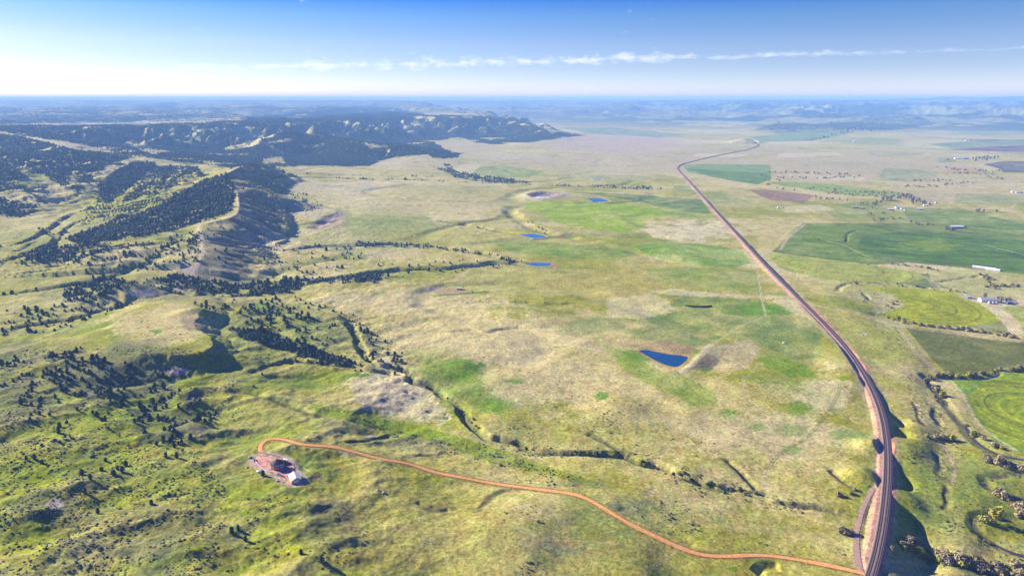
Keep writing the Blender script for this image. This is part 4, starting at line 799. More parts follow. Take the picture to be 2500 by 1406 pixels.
for sgn, lab in ((-1, 'left of the two parallel railway tracks on the pink ballast bed'), (1, 'right of the two parallel railway tracks on the pink ballast bed')):
    c = offset_line(bed, sgn*1.95); t = empty('railway_track', (float(c[0, 0]), float(c[0, 1]), float(c[0, 2]))); tag(t, lab, 'railway track', 'twin railway tracks across the plain')
    c0 = c-np.array([c[0]]); near = c0[:260]
    for d in (-.78, .78):
        L_ = offset_line(c0, d); n = len(c0); w = np.linspace(.09, .28, n)[:, None]
        t_ = np.gradient(c0[:, :2], axis=0); t_ /= np.hypot(t_[:, 0], t_[:, 1])[:, None]; nn = np.c_[t_[:, 1], -t_[:, 0]]
        V = np.vstack([np.c_[L_[:, :2]-nn*w, c0[:, 2]+.98], np.c_[L_[:, :2]+nn*w, c0[:, 2]+.98], np.c_[L_[:, :2]-nn*w, c0[:, 2]+.80], np.c_[L_[:, :2]+nn*w, c0[:, 2]+.80]])
        i = np.arange(n-1); Q = np.vstack([np.c_[i, i+1, i+n+1, i+n], np.c_[i+2*n, i+2*n+1, i+1, i], np.c_[i+n, i+n+1, i+3*n+1, i+3*n]])
        o = mesh_arrays('rail', V, Q, M['rail']); o.parent = t
    sp = resample(near, .65); a = np.arctan2(np.gradient(sp[:, 1]), np.gradient(sp[:, 0])); k = len(sp)
    ux, uy = np.cos(a), np.sin(a); B = []
    for du, dv, dz in ((-.12,-1.3,.68),(.12,-1.3,.68),(.12,1.3,.68),(-.12,1.3,.68),(-.12,-1.3,.8),(.12,-1.3,.8),(.12,1.3,.8),(-.12,1.3,.8)):
        B.append(np.c_[sp[:, 0]+ux*du-uy*dv, sp[:, 1]+uy*du+ux*dv, sp[:, 2]+dz])
    V = np.stack(B, 1).reshape(-1, 3); q0 = np.array([(4,5,6,7),(0,1,5,4),(1,2,6,5),(2,3,7,6),(3,0,4,7)]); Q = (q0[None]+8*np.arange(k)[:, None, None]).reshape(-1, 4)
    o = mesh_arrays('sleeper', V, Q, M['tie']); o.parent = t; o['kind'] = 'stuff'

# ---------------------------------------------------------------- water
def sheet(name, P, z, m):
    me = bpy.data.meshes.new(name); bm = bmesh.new(); vs_ = [bm.verts.new((x, y, z)) for x, y in P]; f = bm.faces.new(vs_); f.normal_update()
    if f.normal.z < 0: f.normal_flip()
    bmesh.ops.triangulate(bm, faces=[f]); bm.to_mesh(me); bm.free(); me.materials.append(m); o = bpy.data.objects.new(name, me); COL.objects.link(o); o['kind'] = 'structure'; return o
for nm, (P, z) in PONDS.items(): sheet('pond_water', P, z, M['water'] if nm in ('near', 'lined') else M['wfar'])
for P, w in CREEKW:
    q = relax(resample(np.c_[P, zat(P[:, 0], P[:, 1])], 4.0), 6); q[:, 2] = np.minimum.accumulate(q[:, 2][::-1])[::-1]*0.5+0.5*np.convolve(np.pad(q[:, 2], 4, 'edge'), np.ones(9)/9, 'valid'); ribbon('creek_water', q, w*.40, 0.5, M['creekw'])['kind'] = 'structure'
P_, z_ = PONDS['lined']

# ---------------------------------------------------------------- vegetation
def leaf_mat(name, col, var, scale):
    m = mat(name, col, .85, var, scale, 0, .15); return m
M['jun'] = leaf_mat('juniper_foliage', (.042, .080, .062), .5, .12); M['bark'] = mat('grey_bark', (.11, .085, .07), .95, .2, 3)
M['sage'] = leaf_mat('sagebrush_leaf', (.105, .115, .06), .35, .08); M['wil_tan'] = leaf_mat('bare_willow_twigs', (.34, .275, .14), .25, .3)
M['wil_yel'] = leaf_mat('budding_willow', (.33, .32, .05), .25, .3); M['cot'] = leaf_mat('budding_cottonwood', (.24, .19, .13), .3, .2); M['wil_grey'] = leaf_mat('grey_brush_twigs', (.20, .165, .11), .25, .3)
def leafclump(n, rad, hh, z0, size, seed, shape, core=.0):
    """n leaf sprays spread through a crown; shape(t) = radius at height fraction t"""
    g = np.random.default_rng(seed); V = []; Fq = []
    for k in range(n):
        t = g.random()**.85; a = g.random()*2*pi; r = rad*shape(t)*(core+(1-core)*math.sqrt(g.random())); lump = 1+.28*sin(3*a+seed+5*t)
        c = np.array([r*lump*cos(a), r*lump*sin(a), z0+hh*t])
        d = c-np.array([0, 0, z0+hh*.4]); d = d/max(np.linalg.norm(d), 1e-6)+g.normal(0, .55, 3); d /= np.linalg.norm(d)
        u = np.cross(d, g.normal(0, 1, 3)); u /= np.linalg.norm(u); w = np.cross(d, u); s = size*(.6+.8*g.random()); b = len(V)
        V += [c-u*s, c-w*s*.8+d*s*.25, c+u*s, c+w*s*.8-d*s*.15]; Fq += [(b, b+1, b+2), (b, b+2, b+3)]
    return V, Fq
def blobcore(rad, hh, z0, seed, shape, n=8, m=5):
    g = np.random.default_rng(seed); V = []; Fq = []
    for j in range(m+1):
        t = j/m
        for i in range(n):
            a = 2*pi*i/n+.3*j; r = rad*.82*shape(t)*(.8+.4*g.random()); V.append((r*cos(a), r*sin(a), z0+hh*t))
    for j in range(m):
        for i in range(n):
            p, q_, r_, s_ = j*n+i, j*n+(i+1) % n, (j+1)*n+(i+1) % n, (j+1)*n+i; Fq += [(p, q_, r_), (p, r_, s_)]
    return V, Fq
def tree_mesh(kind, seed, leaf):
    mb = MB(); g = random.Random(seed)
    if kind == 'juniper':
        sh = lambda t: (0.35+1.2*t)**.5*(1-t)**.55*1.05 if t < 1 else 0.02
        for fn in (blobcore(1.75, 4.6, .25, seed, sh), leafclump(150, 2.15, 5.0, .2, .55, seed, sh, .45)): mb.add(*fn, mi=0)
        mb.tube((0, 0, -.4), (0, 0, 2.2), .22, .1, 6, 1)
    elif kind == 'willow':
        sh = lambda t: (.55+.9*t)**.6*(1-t**2.4)**.6+.02
        mb.add(*blobcore(2.0, 2.9, .1, seed, sh), mi=0); mb.add(*leafclump(190, 2.9, 3.8, .1, .55, seed, sh, .35), mi=0)
        for k in range(7): a = k*.9+seed; mb.tube((.2*cos(a), .2*sin(a), -.3), (1.3*cos(a), 1.3*sin(a), 2.4), .09, .04, 5, 1)
    else:
        sh = lambda t: (.3+1.6*t)**.7*(1-t**2.2)**.5*.8+.02
        mb.add(*leafclump(230, 4.4, 8.5, 2.4, .75, seed, sh, .2), mi=0)
        mb.tube((0, 0, -.5), (.1, 0, 3.4), .42, .28, 7, 1)
        for k in range(8):
            a = k*.8+seed; h0 = 2.4+.35*k; mb.tube((.05, 0, h0), (2.2*cos(a), 2.2*sin(a), h0+3.2), .16, .05, 5, 1)
    return mb
CELL = (np.gradient(YR)[:, None]*(np.gradient(TC)[None]*DEP[:, None])).astype(np.float32); CELL = np.abs(CELL)
PX, PY = project(X, Y, Z); PX = PX.astype(np.float32); PY = PY.astype(np.float32)
KEEP = np.ones((NR, NC), bool)                                  # no brush on roads, water, pad
def block(S, m): T = KEEP[S]; T &= ~m; KEEP[S] = T
block(RAILMASK[0], (RAILMASK[2] > -14) & (RAILMASK[2] < 9)); block(ROADM[0], ROADM[1] < 6); block(LANEM[0], LANEM[1] < 4)
S = sl_for(PADW[:, 0].min(), PADW[:, 0].max(), PADW[:, 1].min(), PADW[:, 1].max()); block(S, sdpoly(X[S], Y[S], PADW) > -4)
for P, z in PONDS.values(): S = sl_for(P[:, 0].min()-12, P[:, 0].max()+12, P[:, 1].min()-12, P[:, 1].max()+12); block(S, sdpoly(X[S], Y[S], P) > -7)
def sample(Dn, cap=None):
    w = (Dn*CELL).ravel().astype(np.float64); tot = w.sum(); n = rng.poisson(tot) if cap is None else int(min(cap, tot)); c = np.cumsum(w)
    i = np.searchsorted(c, rng.random(n)*c[-1]); i = np.clip(i, 0, NR*NC-1); r, k = np.divmod(i, NC); r = np.clip(r+rng.random(n)-.5, 0, NR-1.01); k = np.clip(k+rng.random(n)-.5, 0, NC-1.01)
    y = np.interp(r, np.arange(NR), YR); x = np.interp(k, np.arange(NC), TC)*(y*CP+H*SP); return x, y, zat(x, y)
def build_junipers():
    x, y, z = sample(JD*KEEP); n = len(x); sc = np.exp(rng.normal(0, .26, n))*np.where(y > 1700, 1.1, 1.0)*np.where(y > 3000, 1.25, 1)*np.where(y < 1000, .86, 1); px, py = project(x, y, z)
    ex = [(642,1161,1.1),(600,1320,.9),(566,1300,1.1),(582,1292,.9),(735,1352,.8),(785,1372,1.15),(425,1092,1),(432,1118,1.1),(405,1115,1),(287,1146,.9),(258,1126,.8),(208,1203,1),(65,1122,.8),(102,1088,.7),(510,1010,.8),(525,1014,.8),(370,1230,.9),(620,945,.7),(640,915,.7)]
    h = H2([(a, b) for a, b, c in ex]); x = np.r_[x, h[:, 0]]; y = np.r_[y, h[:, 1]]; z = np.r_[z, zat(h[:, 0], h[:, 1])]; sc = np.r_[sc, [c for a, b, c in ex]]; px, py = project(x, y, z)
    ok = (px > -20) & (px < 2520) & (py < 1420); show = np.where(ok, sc*pxm(x, y, z), 0); order = np.argsort(-show); near, rest = order[:300], order[300:]
    print('junipers', len(x))
    ms = []
    for s_ in range(5):
        o = tree_mesh('juniper', s_+1, None).build('juniper_tree', [M['jun'], M['bark']]); ms.append(o.data); bpy.data.objects.remove(o)
    zones = [((200,920), 'dark green juniper in the thick stand on the slope below the flat mesa'), ((60,990), 'dark green juniper on the slope at the left edge below the mesa'), ((400,1040), 'dark green juniper scattered on the bright green draw below the mesa'),
             ((490,1020), 'dark green juniper beside the dark rocky knobs above the house'), ((150,1200), 'lone dark juniper on the sagebrush slope left of the house'), ((580,1300), 'dark juniper in the green hollow below the house and white garage'), ((760,1360), 'lone dark juniper in open grass near the bottom edge below the garage'),
             ((700,835), 'dark juniper in the long dense strip right of the flat mesa'), ((420,1110), 'dark juniper with a long shadow on the open slope left of the drive loop'), ((80,790), 'dark juniper along the ravine left of the flat mesa'), ((650,1160), 'small bush juniper just below the edge of the red gravel pad'),
             ((880,850), 'dark juniper beside the narrow ravine right of the long tree strip'), ((620,770), 'dark juniper on the broken ground behind the flat mesa')]
    for i in near:
        o = bpy.data.objects.new('juniper_tree', ms[int(rng.integers(5))]); COL.objects.link(o); o.location = (x[i], y[i], z[i]-.1); s_ = float(sc[i]); o.scale = (s_*(.9+.2*rng.random()), s_*(.9+.2*rng.random()), s_*(.85+.3*rng.random())); o.rotation_euler = (0, 0, rng.random()*6.28)
        k = min(zones, key=lambda q: (q[0][0]-px[i])**2+((q[0][1]-py[i])*1.4)**2); tag(o, k[1], 'juniper tree', 'junipers: '+k[1][:60])
    # the rest of the woodland
    m = len(rest); T = []; nv = 5
    V = np.empty((m, 11, 3), np.float32); a0 = rng.random(m)*6.28; r = sc[rest]*2.2; hh = sc[rest]*4.9*(.8+.4*rng.random(m))
    for j, (fr, fz) in enumerate(((1.0, .10), (.80, .58))):
        for i in range(5):
            a = a0+2*pi*i/5+.6*j; q = r*fr*(.7+.6*rng.random(m)); V[:, j*5+i] = np.stack([x[rest]+q*np.cos(a), y[rest]+q*np.sin(a), z[rest]+hh*(fz+.16*(rng.random(m)-.5))], 1)
    V[:, 10] = np.stack([x[rest]+.3*rng.normal(0, 1, m), y[rest]+.3*rng.normal(0, 1, m), z[rest]+hh], 1)
    Fq = []
    for i in range(5): j = (i+1) % 5; Fq += [(i, j, 5+j), (i, 5+j, 5+i), (5+i, 5+j, 10)]
    Fq += [(0, 2, 1), (0, 3, 2), (0, 4, 3)]
    Q = (np.array(Fq)[None]+11*np.arange(m)[:, None, None]).reshape(-1, 3)
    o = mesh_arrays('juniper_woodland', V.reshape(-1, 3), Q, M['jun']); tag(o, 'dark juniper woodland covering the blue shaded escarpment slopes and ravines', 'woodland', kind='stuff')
build_junipers()
SZ = [([(0,1000),(330,1080),(480,1100),(560,1200),(520,1406),(0,1406)], .030, .55, 26), ([(560,1190),(900,1250),(900,1406),(500,1406)], .012, .4, 30), ([(60,850),(560,850),(600,1000),(500,1080),(330,1080),(0,1000),(0,880)], .018, .45, 22), ([(350,845),(500,855),(540,900),(420,905),(340,880)], .035, .6, 14), ([(330,780),(480,800),(500,840),(340,840)], .006, .5, 14),
      ([(820,1000),(960,1050),(1150,1085),(1300,1130),(1480,1185),(1400,1180),(1200,1130),(1000,1080),(860,1030)], .032, .6, 16), ([(1200,1170),(1420,1170),(1400,1200),(1240,1190)], .03, .5, 14), ([(1530,1230),(1650,1220),(1760,1290),(1640,1310)], .03, .45, 16), ([(1220,1240),(1330,1230),(1330,1300),(1230,1310)], .012, .4, 18), ([(1270,1370),(1340,1370),(1330,1406),(1260,1406)], .03, .5, 14),
      ([(1700,1290),(2080,1320),(2060,1380),(1720,1345)], .012, .38, 14), ([(1040,1090),(1320,1080),(1550,1100),(1840,1190),(1700,1200),(1500,1130),(1250,1110)], .016, .5, 18), ([(1240,1000),(1330,1060),(1230,1070)], .015, .5, 18), ([(1440,990),(1530,1010),(1520,1060),(1450,1060)], .02, .5, 16), ([(1640,1160),(1900,1210),(2080,1250),(2000,1260),(1700,1215)], .02, .5, 16),
      ([(2190,1100),(2360,1080),(2500,1130),(2500,1400),(2200,1390)], .016, .4, 18), ([(2200,900),(2300,960),(2340,1080),(2230,1080)], .018, .45, 16), ([(2150,790),(2230,820),(2260,880),(2160,850)], .014, .4, 16), ([(2060,680),(2200,690),(2180,780),(2080,760)], .010, .4, 20), ([(1260,900),(1560,940),(1700,1060),(1900,1150),(1500,1100),(1300,1000)], .0022, .5, 40), ([(560,740),(900,760),(1040,880),(900,900),(640,890),(500,850)], .008, .45, 25), ([(1120,725),(1400,735),(1380,745),(1130,740)], .012, .5, 25), ([(640,560),(900,560),(1050,600),(900,680),(650,690)], .0035, .45, 40), ([(-20,1080),(260,1150),(330,1406),(-20,1406)], .02, .5, 22)]
def build_sage():
    x, y, z = sample(density(SZ)*KEEP*3.8); m = len(x); print('sage', m); r = np.exp(rng.normal(-.26, .34, m)); hh = r*(.48+.3*rng.random(m)); a0 = rng.random(m)*6.28
    V = np.empty((m, 9, 3), np.float32)
    for j, (fr, fz) in enumerate(((1.0, -.05), (.72, .72))):
        for i in range(4): a = a0+pi/2*i+.7*j; q = r*fr*(.65+.7*rng.random(m)); V[:, j*4+i] = np.stack([x+q*np.cos(a), y+q*np.sin(a), z+hh*fz], 1)
    V[:, 8] = np.stack([x, y, z+hh], 1); Fq = []
    for i in range(4): j = (i+1) % 4; Fq += [(i, j, 4+j), (i, 4+j, 4+i), (4+i, 4+j, 8)]
    Q = (np.array(Fq)[None]+9*np.arange(m)[:, None, None]).reshape(-1, 3)
    tag(mesh_arrays('sagebrush', V.reshape(-1, 3), Q, M['sage']), 'low grey green sagebrush dotted over the grassy slopes', 'sagebrush', kind='stuff')
build_sage()

# ---- creek-side willows, cottonwoods and thickets
def build_riparian():
    lib = {}
    def parts(kind, col, v):
        k = (kind, col, v)
        if k not in lib:
            mb = tree_mesh('willow' if kind == 'willow_shrub' else 'cottonwood', v+11, None); m = [M[col], M['bark']]
            whole = mb.build(kind, m); cr = MB(); tr = MB(); cr.v = tr.v = mb.v; cr.f = [f for f, i in zip(mb.f, mb.mi) if i == 0]; cr.mi = [0]*len(cr.f); tr.f = [f for f, i in zip(mb.f, mb.mi) if i == 1]; tr.mi = [0]*len(tr.f)
            def lean(b):
                used = sorted({i for f in b.f for i in f}); r = {u: n for n, u in enumerate(used)}; b.v = [b.v[u] for u in used]; b.f = [tuple(r[i] for i in f) for f in b.f]; return b
            a, b = lean(cr).build('crown', M[col]), lean(tr).build('trunk', M['bark']); lib[k] = (whole.data, a.data, b.data)
            for o in (whole, a, b): bpy.data.objects.remove(o)
        return lib[k]
    W_, C_ = 'willow_shrub', 'cottonwood_tree'
    zones = [([(2215,1335),(2260,1355),(2330,1372),(2400,1388),(2490,1400)], 13, 76, W_, (.9,1.75), ('wil_tan','wil_yel','wil_tan','wil_grey'), 'in the thicket along the creek at the bottom right corner'), ([(2425,1200),(2470,1225),(2498,1262)], 9, 20, W_, (1.0,1.8), ('wil_tan','wil_tan','wil_grey'), 'beside the creek bend near the right edge'),
        ([(2405,1125),(2450,1140),(2500,1152)], 7, 11, W_, (1.1,1.8), ('wil_tan','wil_grey'), 'above the creek bend below the round bright field'), ([(2262,925),(2282,955),(2300,990)], 9, 13, W_, (.9,1.5), ('wil_tan','wil_grey','wil_yel'), 'at the creek fork beside the dark shaded bank'), ([(2262,1066),(2290,1068),(2320,1074)], 5, 7, W_, (1.0,1.6), ('wil_yel','wil_tan'), 'beside the grassy terrace between railway and creek'),
        ([(2360,1035),(2400,1080),(2480,1108)], 6, 9, W_, (.8,1.3), ('wil_tan','wil_yel'), 'along the brown creek under the round bright field'), ([(2275,917),(2330,916),(2380,918),(2430,908),(2500,897)], 4, 24, W_, (.9,1.5), ('wil_tan','wil_grey','wil_yel'), 'in the row between the dark field and the bright field'),
        ([(2150,772),(2200,784),(2260,797),(2330,804),(2400,812),(2460,822),(2510,832)], 4, 46, W_, (.8,1.5), ('wil_tan','wil_yel','wil_grey','wil_tan'), 'in the long hedge row above the dark olive field'), ([(2050,697),(2150,690),(2250,702),(2370,716)], 3, 16, W_, (.6,1.1), ('wil_grey','wil_tan'), 'along the winding ditch between the two round fields'),
        ([(2155,640),(2220,650),(2300,662)], 3, 16, W_, (.7,1.2), ('wil_tan','wil_grey'), 'under the big dark green field'), ([(2385,668),(2430,690),(2400,702),(2470,698),(2495,705)], 5, 20, W_, (.9,1.6), ('wil_grey','wil_tan'), 'on the pale meadow between long white barn and silos'),
        ([(2170,745),(2190,740)], 5, 5, W_, (.9,1.4), ('wil_tan',), 'at the tip of the meadow left of the round field'), ([(2130,537),(2200,533),(2232,545),(2290,553),(2330,562)], 3, 26, W_, (1.0,1.7), ('wil_tan','wil_grey','wil_yel'), 'in the curved hedge row leading to the white roofed barn'),
        ([(1960,455),(2010,461),(2100,468),(2180,474)], 4, 24, W_, (1.0,1.7), ('jun','wil_grey','wil_tan'), 'in the loose row beside the green strip field'), ([(2130,500),(2160,490),(2200,485),(2240,492),(2260,498)], 6, 44, C_, (.9,1.5), ('cot','cot','wil_grey'), 'in the grove around the white farmstead'), ([(1990,483),(2060,494),(2130,505)], 5, 22, C_, (.6,1.0), ('wil_tan','cot'), 'in the open wood left of the white farmstead'),
        ([(2005,342),(2030,333),(2075,322),(2110,321),(2160,322)], 2, 24, C_, (1.5,2.4), ('jun','wil_grey'), 'in the distant dark grove under the low butte hills'), ([(2375,392),(2410,388),(2440,386)], 4, 20, C_, (1.0,1.7), ('jun','cot'), 'around the far farm beside the ploughed field'), ([(2300,423),(2360,424),(2420,424)], 2, 16, W_, (1.2,2.0), ('cot','wil_grey'), 'in the far row below the yellow striped field'),
        ([(2230,440),(2280,440),(2320,443)], 3, 14, W_, (1.2,1.9), ('cot','wil_grey'), 'in the far thicket right of the striped green field'), ([(1880,420),(1960,423),(2070,426)], 2, 26, W_, (1.2,2.0), ('jun','wil_grey'), 'in the dark wavy far row beyond the dry flats'), ([(1860,432),(1990,436),(2100,431)], 2, 22, W_, (1.2,1.9), ('jun','wil_grey'), 'along the far winding creek beside the green strip field'), ([(2180,452),(2260,456),(2330,449),(2390,444)], 3, 26, W_, (1.0,1.7), ('wil_grey','cot'), 'in the scattered far brush above the pale field'), ([(2290,408),(2360,415),(2440,418)], 3, 26, W_, (1.3,2.1), ('cot','wil_grey'), 'in the far brush left of the ploughed dark field'), ([(2100,512),(2180,518),(2110,526)], 3, 12, W_, (.8,1.3), ('wil_grey','wil_tan'), 'on the green bank below the grey cattle shed'), ([(2010,470),(2080,474),(2160,480)], 4, 30, W_, (.9,1.5), ('jun','wil_tan','wil_grey'), 'in the creek wood between the brown field and the grove'), ([(2410,432),(2450,437)], 2, 9, W_, (1.2,1.9), ('cot',), 'in the reddish far thicket near the right edge'), ([(1862,440),(1905,441),(1870,452)], 2, 8, W_, (1.2,1.8), ('jun','wil_grey'), 'above the brown ploughed field'), ([(1895,460),(1925,465),(1945,467)], 1, 4, C_, (.8,1.1), ('wil_grey',), 'standing alone at the edge of the brown field'),
        ([(2430,520),(2450,522),(2375,518)], 2, 5, C_, (.9,1.3), ('wil_grey',), 'bare and grey beside the field near the dirt road fork'), ([(2350,560),(2356,562),(2310,563)], 1, 4, C_, (.9,1.2), ('cot',), 'at the end of the white roofed barn'), ([(2475,735),(2445,738),(2390,727)], 3, 5, C_, (.7,1.1), ('cot','wil_yel'), 'around the yard of the white barn with silos'),
        ([(1240,1076),(1300,1098),(1400,1106),(1520,1112)], 4, 16, W_, (.35,.7), ('jun','wil_yel'), 'in the dark gully above the drive'), ([(1560,1130),(1640,1150),(1740,1188),(1850,1203)], 5, 20, W_, (.4,.8), ('jun','wil_yel','wil_grey'), 'in the long gully running to the railway'), ([(2045,1298),(2078,1304)], 4, 5, W_, (.9,1.5), ('wil_tan','wil_grey'), 'left of the railway bank beside the gully mouth'), ([(2050,1214),(2088,1196)], 4, 4, W_, (.6,1.1), ('wil_tan','wil_yel'), 'in the short dark cut left of the railway'),
        ([(890,860),(940,890),(980,900)], 6, 14, W_, (.5,.9), ('jun','wil_grey'), 'where the narrow ravine opens below the tree strip'), ([(1090,966),(1140,1020),(1180,1060)], 3, 9, W_, (.3,.6), ('wil_yel','jun'), 'in the zigzag gully beside the pale fluted slope'), ([(1300,560),(1350,575),(1290,545)], 4, 8, W_, (.8,1.2), ('wil_grey','jun'), 'in the swale above the blue stock pond')]
    extra = [(2430,1276,C_,'wil_yel',1.5,'large yellow green cottonwood inside the tight creek bend near the bottom right'), (2402,1272,W_,'wil_yel',1.6,'yellow green willow left of the large cottonwood in the creek bend'), (2420,1258,W_,'wil_tan',1.3,'tan willow behind the large yellow green cottonwood'), (2240,1352,W_,'wil_yel',2.0,'bright yellow green willow at the tip of the railway bank shadow'),
             (2200,1330,W_,'wil_tan',1.1,'round tan bush standing in the shadow of the railway bank'), (2300,968,W_,'wil_yel',1.6,'round yellow green willow on the creek bank below the dark field'), (2320,1074,W_,'wil_grey',1.4,'grey brush clump right of the grassy terrace'), (2440,1128,W_,'wil_tan',2.3,'widest tan willow clump above the creek bend on the right')]
    cname = {'wil_tan': 'tan', 'wil_yel': 'yellow green', 'wil_grey': 'grey', 'jun': 'dark green', 'cot': 'pinkish grey'}; tone = random.Random(5)
    todo = []
    def plant(*a): todo.append(a)
    def put(kind, col, x, y, s_, label, group):
        w, a, b = parts(kind, col, tone.randrange(3)); z = float(zat(x, y))-.15; big = s_*(5.8 if kind == W_ else 8.8)*pxm(x, y, z) > 11
        if big:
            r = empty(kind, (x, y, z), tone.random()*6.28)
            for nm, d in (('crown', a), ('trunk', b)): o = bpy.data.objects.new(nm, d); COL.objects.link(o); o.parent = r
        else:
            r = bpy.data.objects.new(kind, w); COL.objects.link(r); r.location = (x, y, z); r.rotation_euler = (0, 0, tone.random()*6.28)
        r.scale = (s_*(.85+.3*tone.random()), s_*(.85+.3*tone.random()), s_*(.8+.35*tone.random())); tag(r, label, 'willow' if kind == W_ else 'cottonwood', group)
    for pts, spread, n, kind, (s0, s1), cols, where in zones:
        q = resample(smooth_line(pts, 4), 1.0); k = len(q)
        P = [q[tone.randrange(k)] for _ in range(n)]; P = np.array([(a[0]+tone.gauss(0, spread*.8), a[1]+tone.gauss(0, spread*.55)) for a in P]); w = H2(P); ni = {c: 0 for c in cols}
        for (x, y) in w:
            c = tone.choice(cols); kk = 'willow bush' if kind == W_ else 'cottonwood tree'
            plant(kind, c, float(x), float(y), tone.uniform(s0, s1), f'{cname[c]} {kk} {where}', f'{kk}s {where}')
    for px, py, kind, c, s_, lab in extra: x, y = H2([(px, py)])[0]; plant(kind, c, float(x), float(y), s_, lab, None)
    todo.sort(key=lambda a: -a[4]*pxm(a[2], a[3])); nw = 0; V = []; Fq = []; nv = 0
    for a in todo:
        if a[0] == W_: nw += 1
        if a[0] != W_ or nw <= 285: put(*a); continue
        me = parts(a[0], a[1], tone.randrange(3))[0]; co = np.empty(len(me.vertices)*3, np.float32); me.vertices.foreach_get('co', co); co = co.reshape(-1, 3)*a[4]; t = tone.random()*6.28; c_, s_ = cos(t), sin(t)
        V.append(np.c_[co[:, 0]*c_-co[:, 1]*s_+a[2], co[:, 0]*s_+co[:, 1]*c_+a[3], co[:, 2]+float(zat(a[2], a[3]))]); 
        for p in me.polygons:
            q = list(p.vertices)
            for k in range(1, len(q)-1): Fq.append((q[0]+nv, q[k]+nv, q[k+1]+nv))
        nv += len(co)
    if V: tag(mesh_arrays('willow_thicket', np.vstack(V), np.array(Fq), M['wil_tan']), 'small far willow scrub along the ditches and gullies', 'thicket', kind='stuff')
build_riparian()

# ---------------------------------------------------------------- buildings
for nm, c, r_, v in [('wall_white', (.72,.70,.66), .7, .06), ('roof_white', (.80,.80,.80), .5, .05), ('roof_cream', (.74,.66,.50), .6, .06), ('roof_grey', (.38,.38,.40), .6, .1), ('wall_tan', (.50,.40,.27), .8, .08), ('wall_blue', (.06,.14,.42), .6, .06), ('roof_red', (.22,.07,.06), .7, .1), ('wall_maroon', (.17,.05,.045), .8, .1), ('wall_log', (.20,.085,.05), .8, .2),
                    ('roof_brown', (.115,.075,.075), .85, .15), ('yellow', (.62,.46,.17), .7, .08), ('glass', (.35,.38,.42), .15, .05), ('trim', (.75,.72,.68), .6, .04), ('dark', (.03,.03,.035), .6, .1), ('steel', (.45,.47,.50), .4, .06), ('galv', (.55,.57,.60), .45, .08), ('wood', (.16,.115,.08), .9, .2), ('fencewood', (.42,.33,.25), .9, .15), ('rock', (.42,.36,.30), .95, .25), ('car_blue', (.08,.12,.30), .3, .03), ('car_dark', (.03,.03,.05), .3, .03), ('tyre', (.02,.02,.02), .9, .05), ('paintw', (.75,.75,.75), .35, .03)]:
    M[nm] = mat(nm, c, r_, v, 1.2)
def W1(px, py): x, y = H2([(px, py)])[0]; return float(x), float(y), float(zat(x, y))
def barn(px, py, L_, W_, h, hr, rz, wall, roof, name, label, cat, doors=1, windows=2, group=None, pos=None):
    x, y, z = pos or W1(px, py); r = empty(name, (x, y, z-.2), rz); tag(r, label, cat, group)
    MB().gwall(L_, W_, h+.2, hr+.2).build('wall', M[wall], r); MB().gable(L_, W_, h+.22, hr+.22, .5, .2).build('roof', M[roof], r)
    for k in range(doors): d = MB().box((L_/2+.06, (k-(doors-1)/2)*W_*.45, h*.42), (.12, W_*.32, h*.8)).build('door', M['trim' if wall != 'wall_white' else 'roof_grey'], r)
    for k in range(windows):
        w = MB().box((-L_/2+L_*(k+.7)/(windows+.4), -W_/2-.05, h*.58), (1.5, .1, 1.2)).build('window', M['trim'], r); MB().box((-L_/2+L_*(k+.7)/(windows+.4), -W_/2-.11, h*.58), (1.2, .06, .9)).build('pane', M['glass'], w)
    return r
def silo(px, py, rad, h, label, group, m='galv'):
    x, y, z = W1(px, py); r = empty('grain_bin', (x, y, z-.2)); tag(r, label, 'grain bin', group)
    MB().lathe([(rad, 0), (rad, h), (rad*.98, h+.02)], 14).build('bin_wall', M[m], r, True); MB().lathe([(rad*1.06, h), (rad*.5, h+rad*.38), (.25, h+rad*.62)], 14).build('roof', M['roof_grey'], r); MB().box((0, -rad-.05, 1.1), (.9, .2, 2.0)).build('door', M['dark'], r)
barn(2337,557,36,12,5,7.5,R(-2),'wall_blue','roof_white','long_barn','long barn with a bright white roof at the end of the curved hedge row','barn',1,4)
barn(2402,656,42,7,2.8,4.4,R(-40),'wall_white','roof_white','poultry_house','longest white shed of the pair at the lower edge of the green field','shed',1,5); barn(2424,661,24,9,3,5,R(-40),'wall_white','roof_white','poultry_house','shorter white shed overlapping the near end of the longest white shed','shed',1,3)
barn(2412,736,30,11,4.5,7,R(-4),'wall_white','roof_grey','white_barn','white barn with grey roof and three grain bins in front of it','barn',1,4)
for k, (a, b, l) in enumerate([(2415,741,'leftmost'), (2424,742,'middle'), (2432,742.5,'rightmost')]): silo(a, b, 2.4, 3.6, f'{l} of the three small steel grain bins before the white barn', 'three grain bins before the white barn')
barn(2366,728,8,5,2.6,3.6,R(-8),'wall_blue','roof_grey','farm_shed','small grey roofed shed left of the white barn with grain bins','shed',1,1); barn(2464,741,8.5,5,3,4,R(-4),'wall_blue','wall_blue','farm_shed','bright blue shed right of the three grain bins','shed',1,1); barn(2434,731,6,6,3,5,R(15),'wall_white','roof_red','farmhouse','small house with red roof at the right end of the white barn','house',1,2); barn(2459,732,12,6,3,4.5,R(0),'wall_blue','roof_grey','farm_shed','dark blue long shed behind the bright blue shed','shed',1,2)
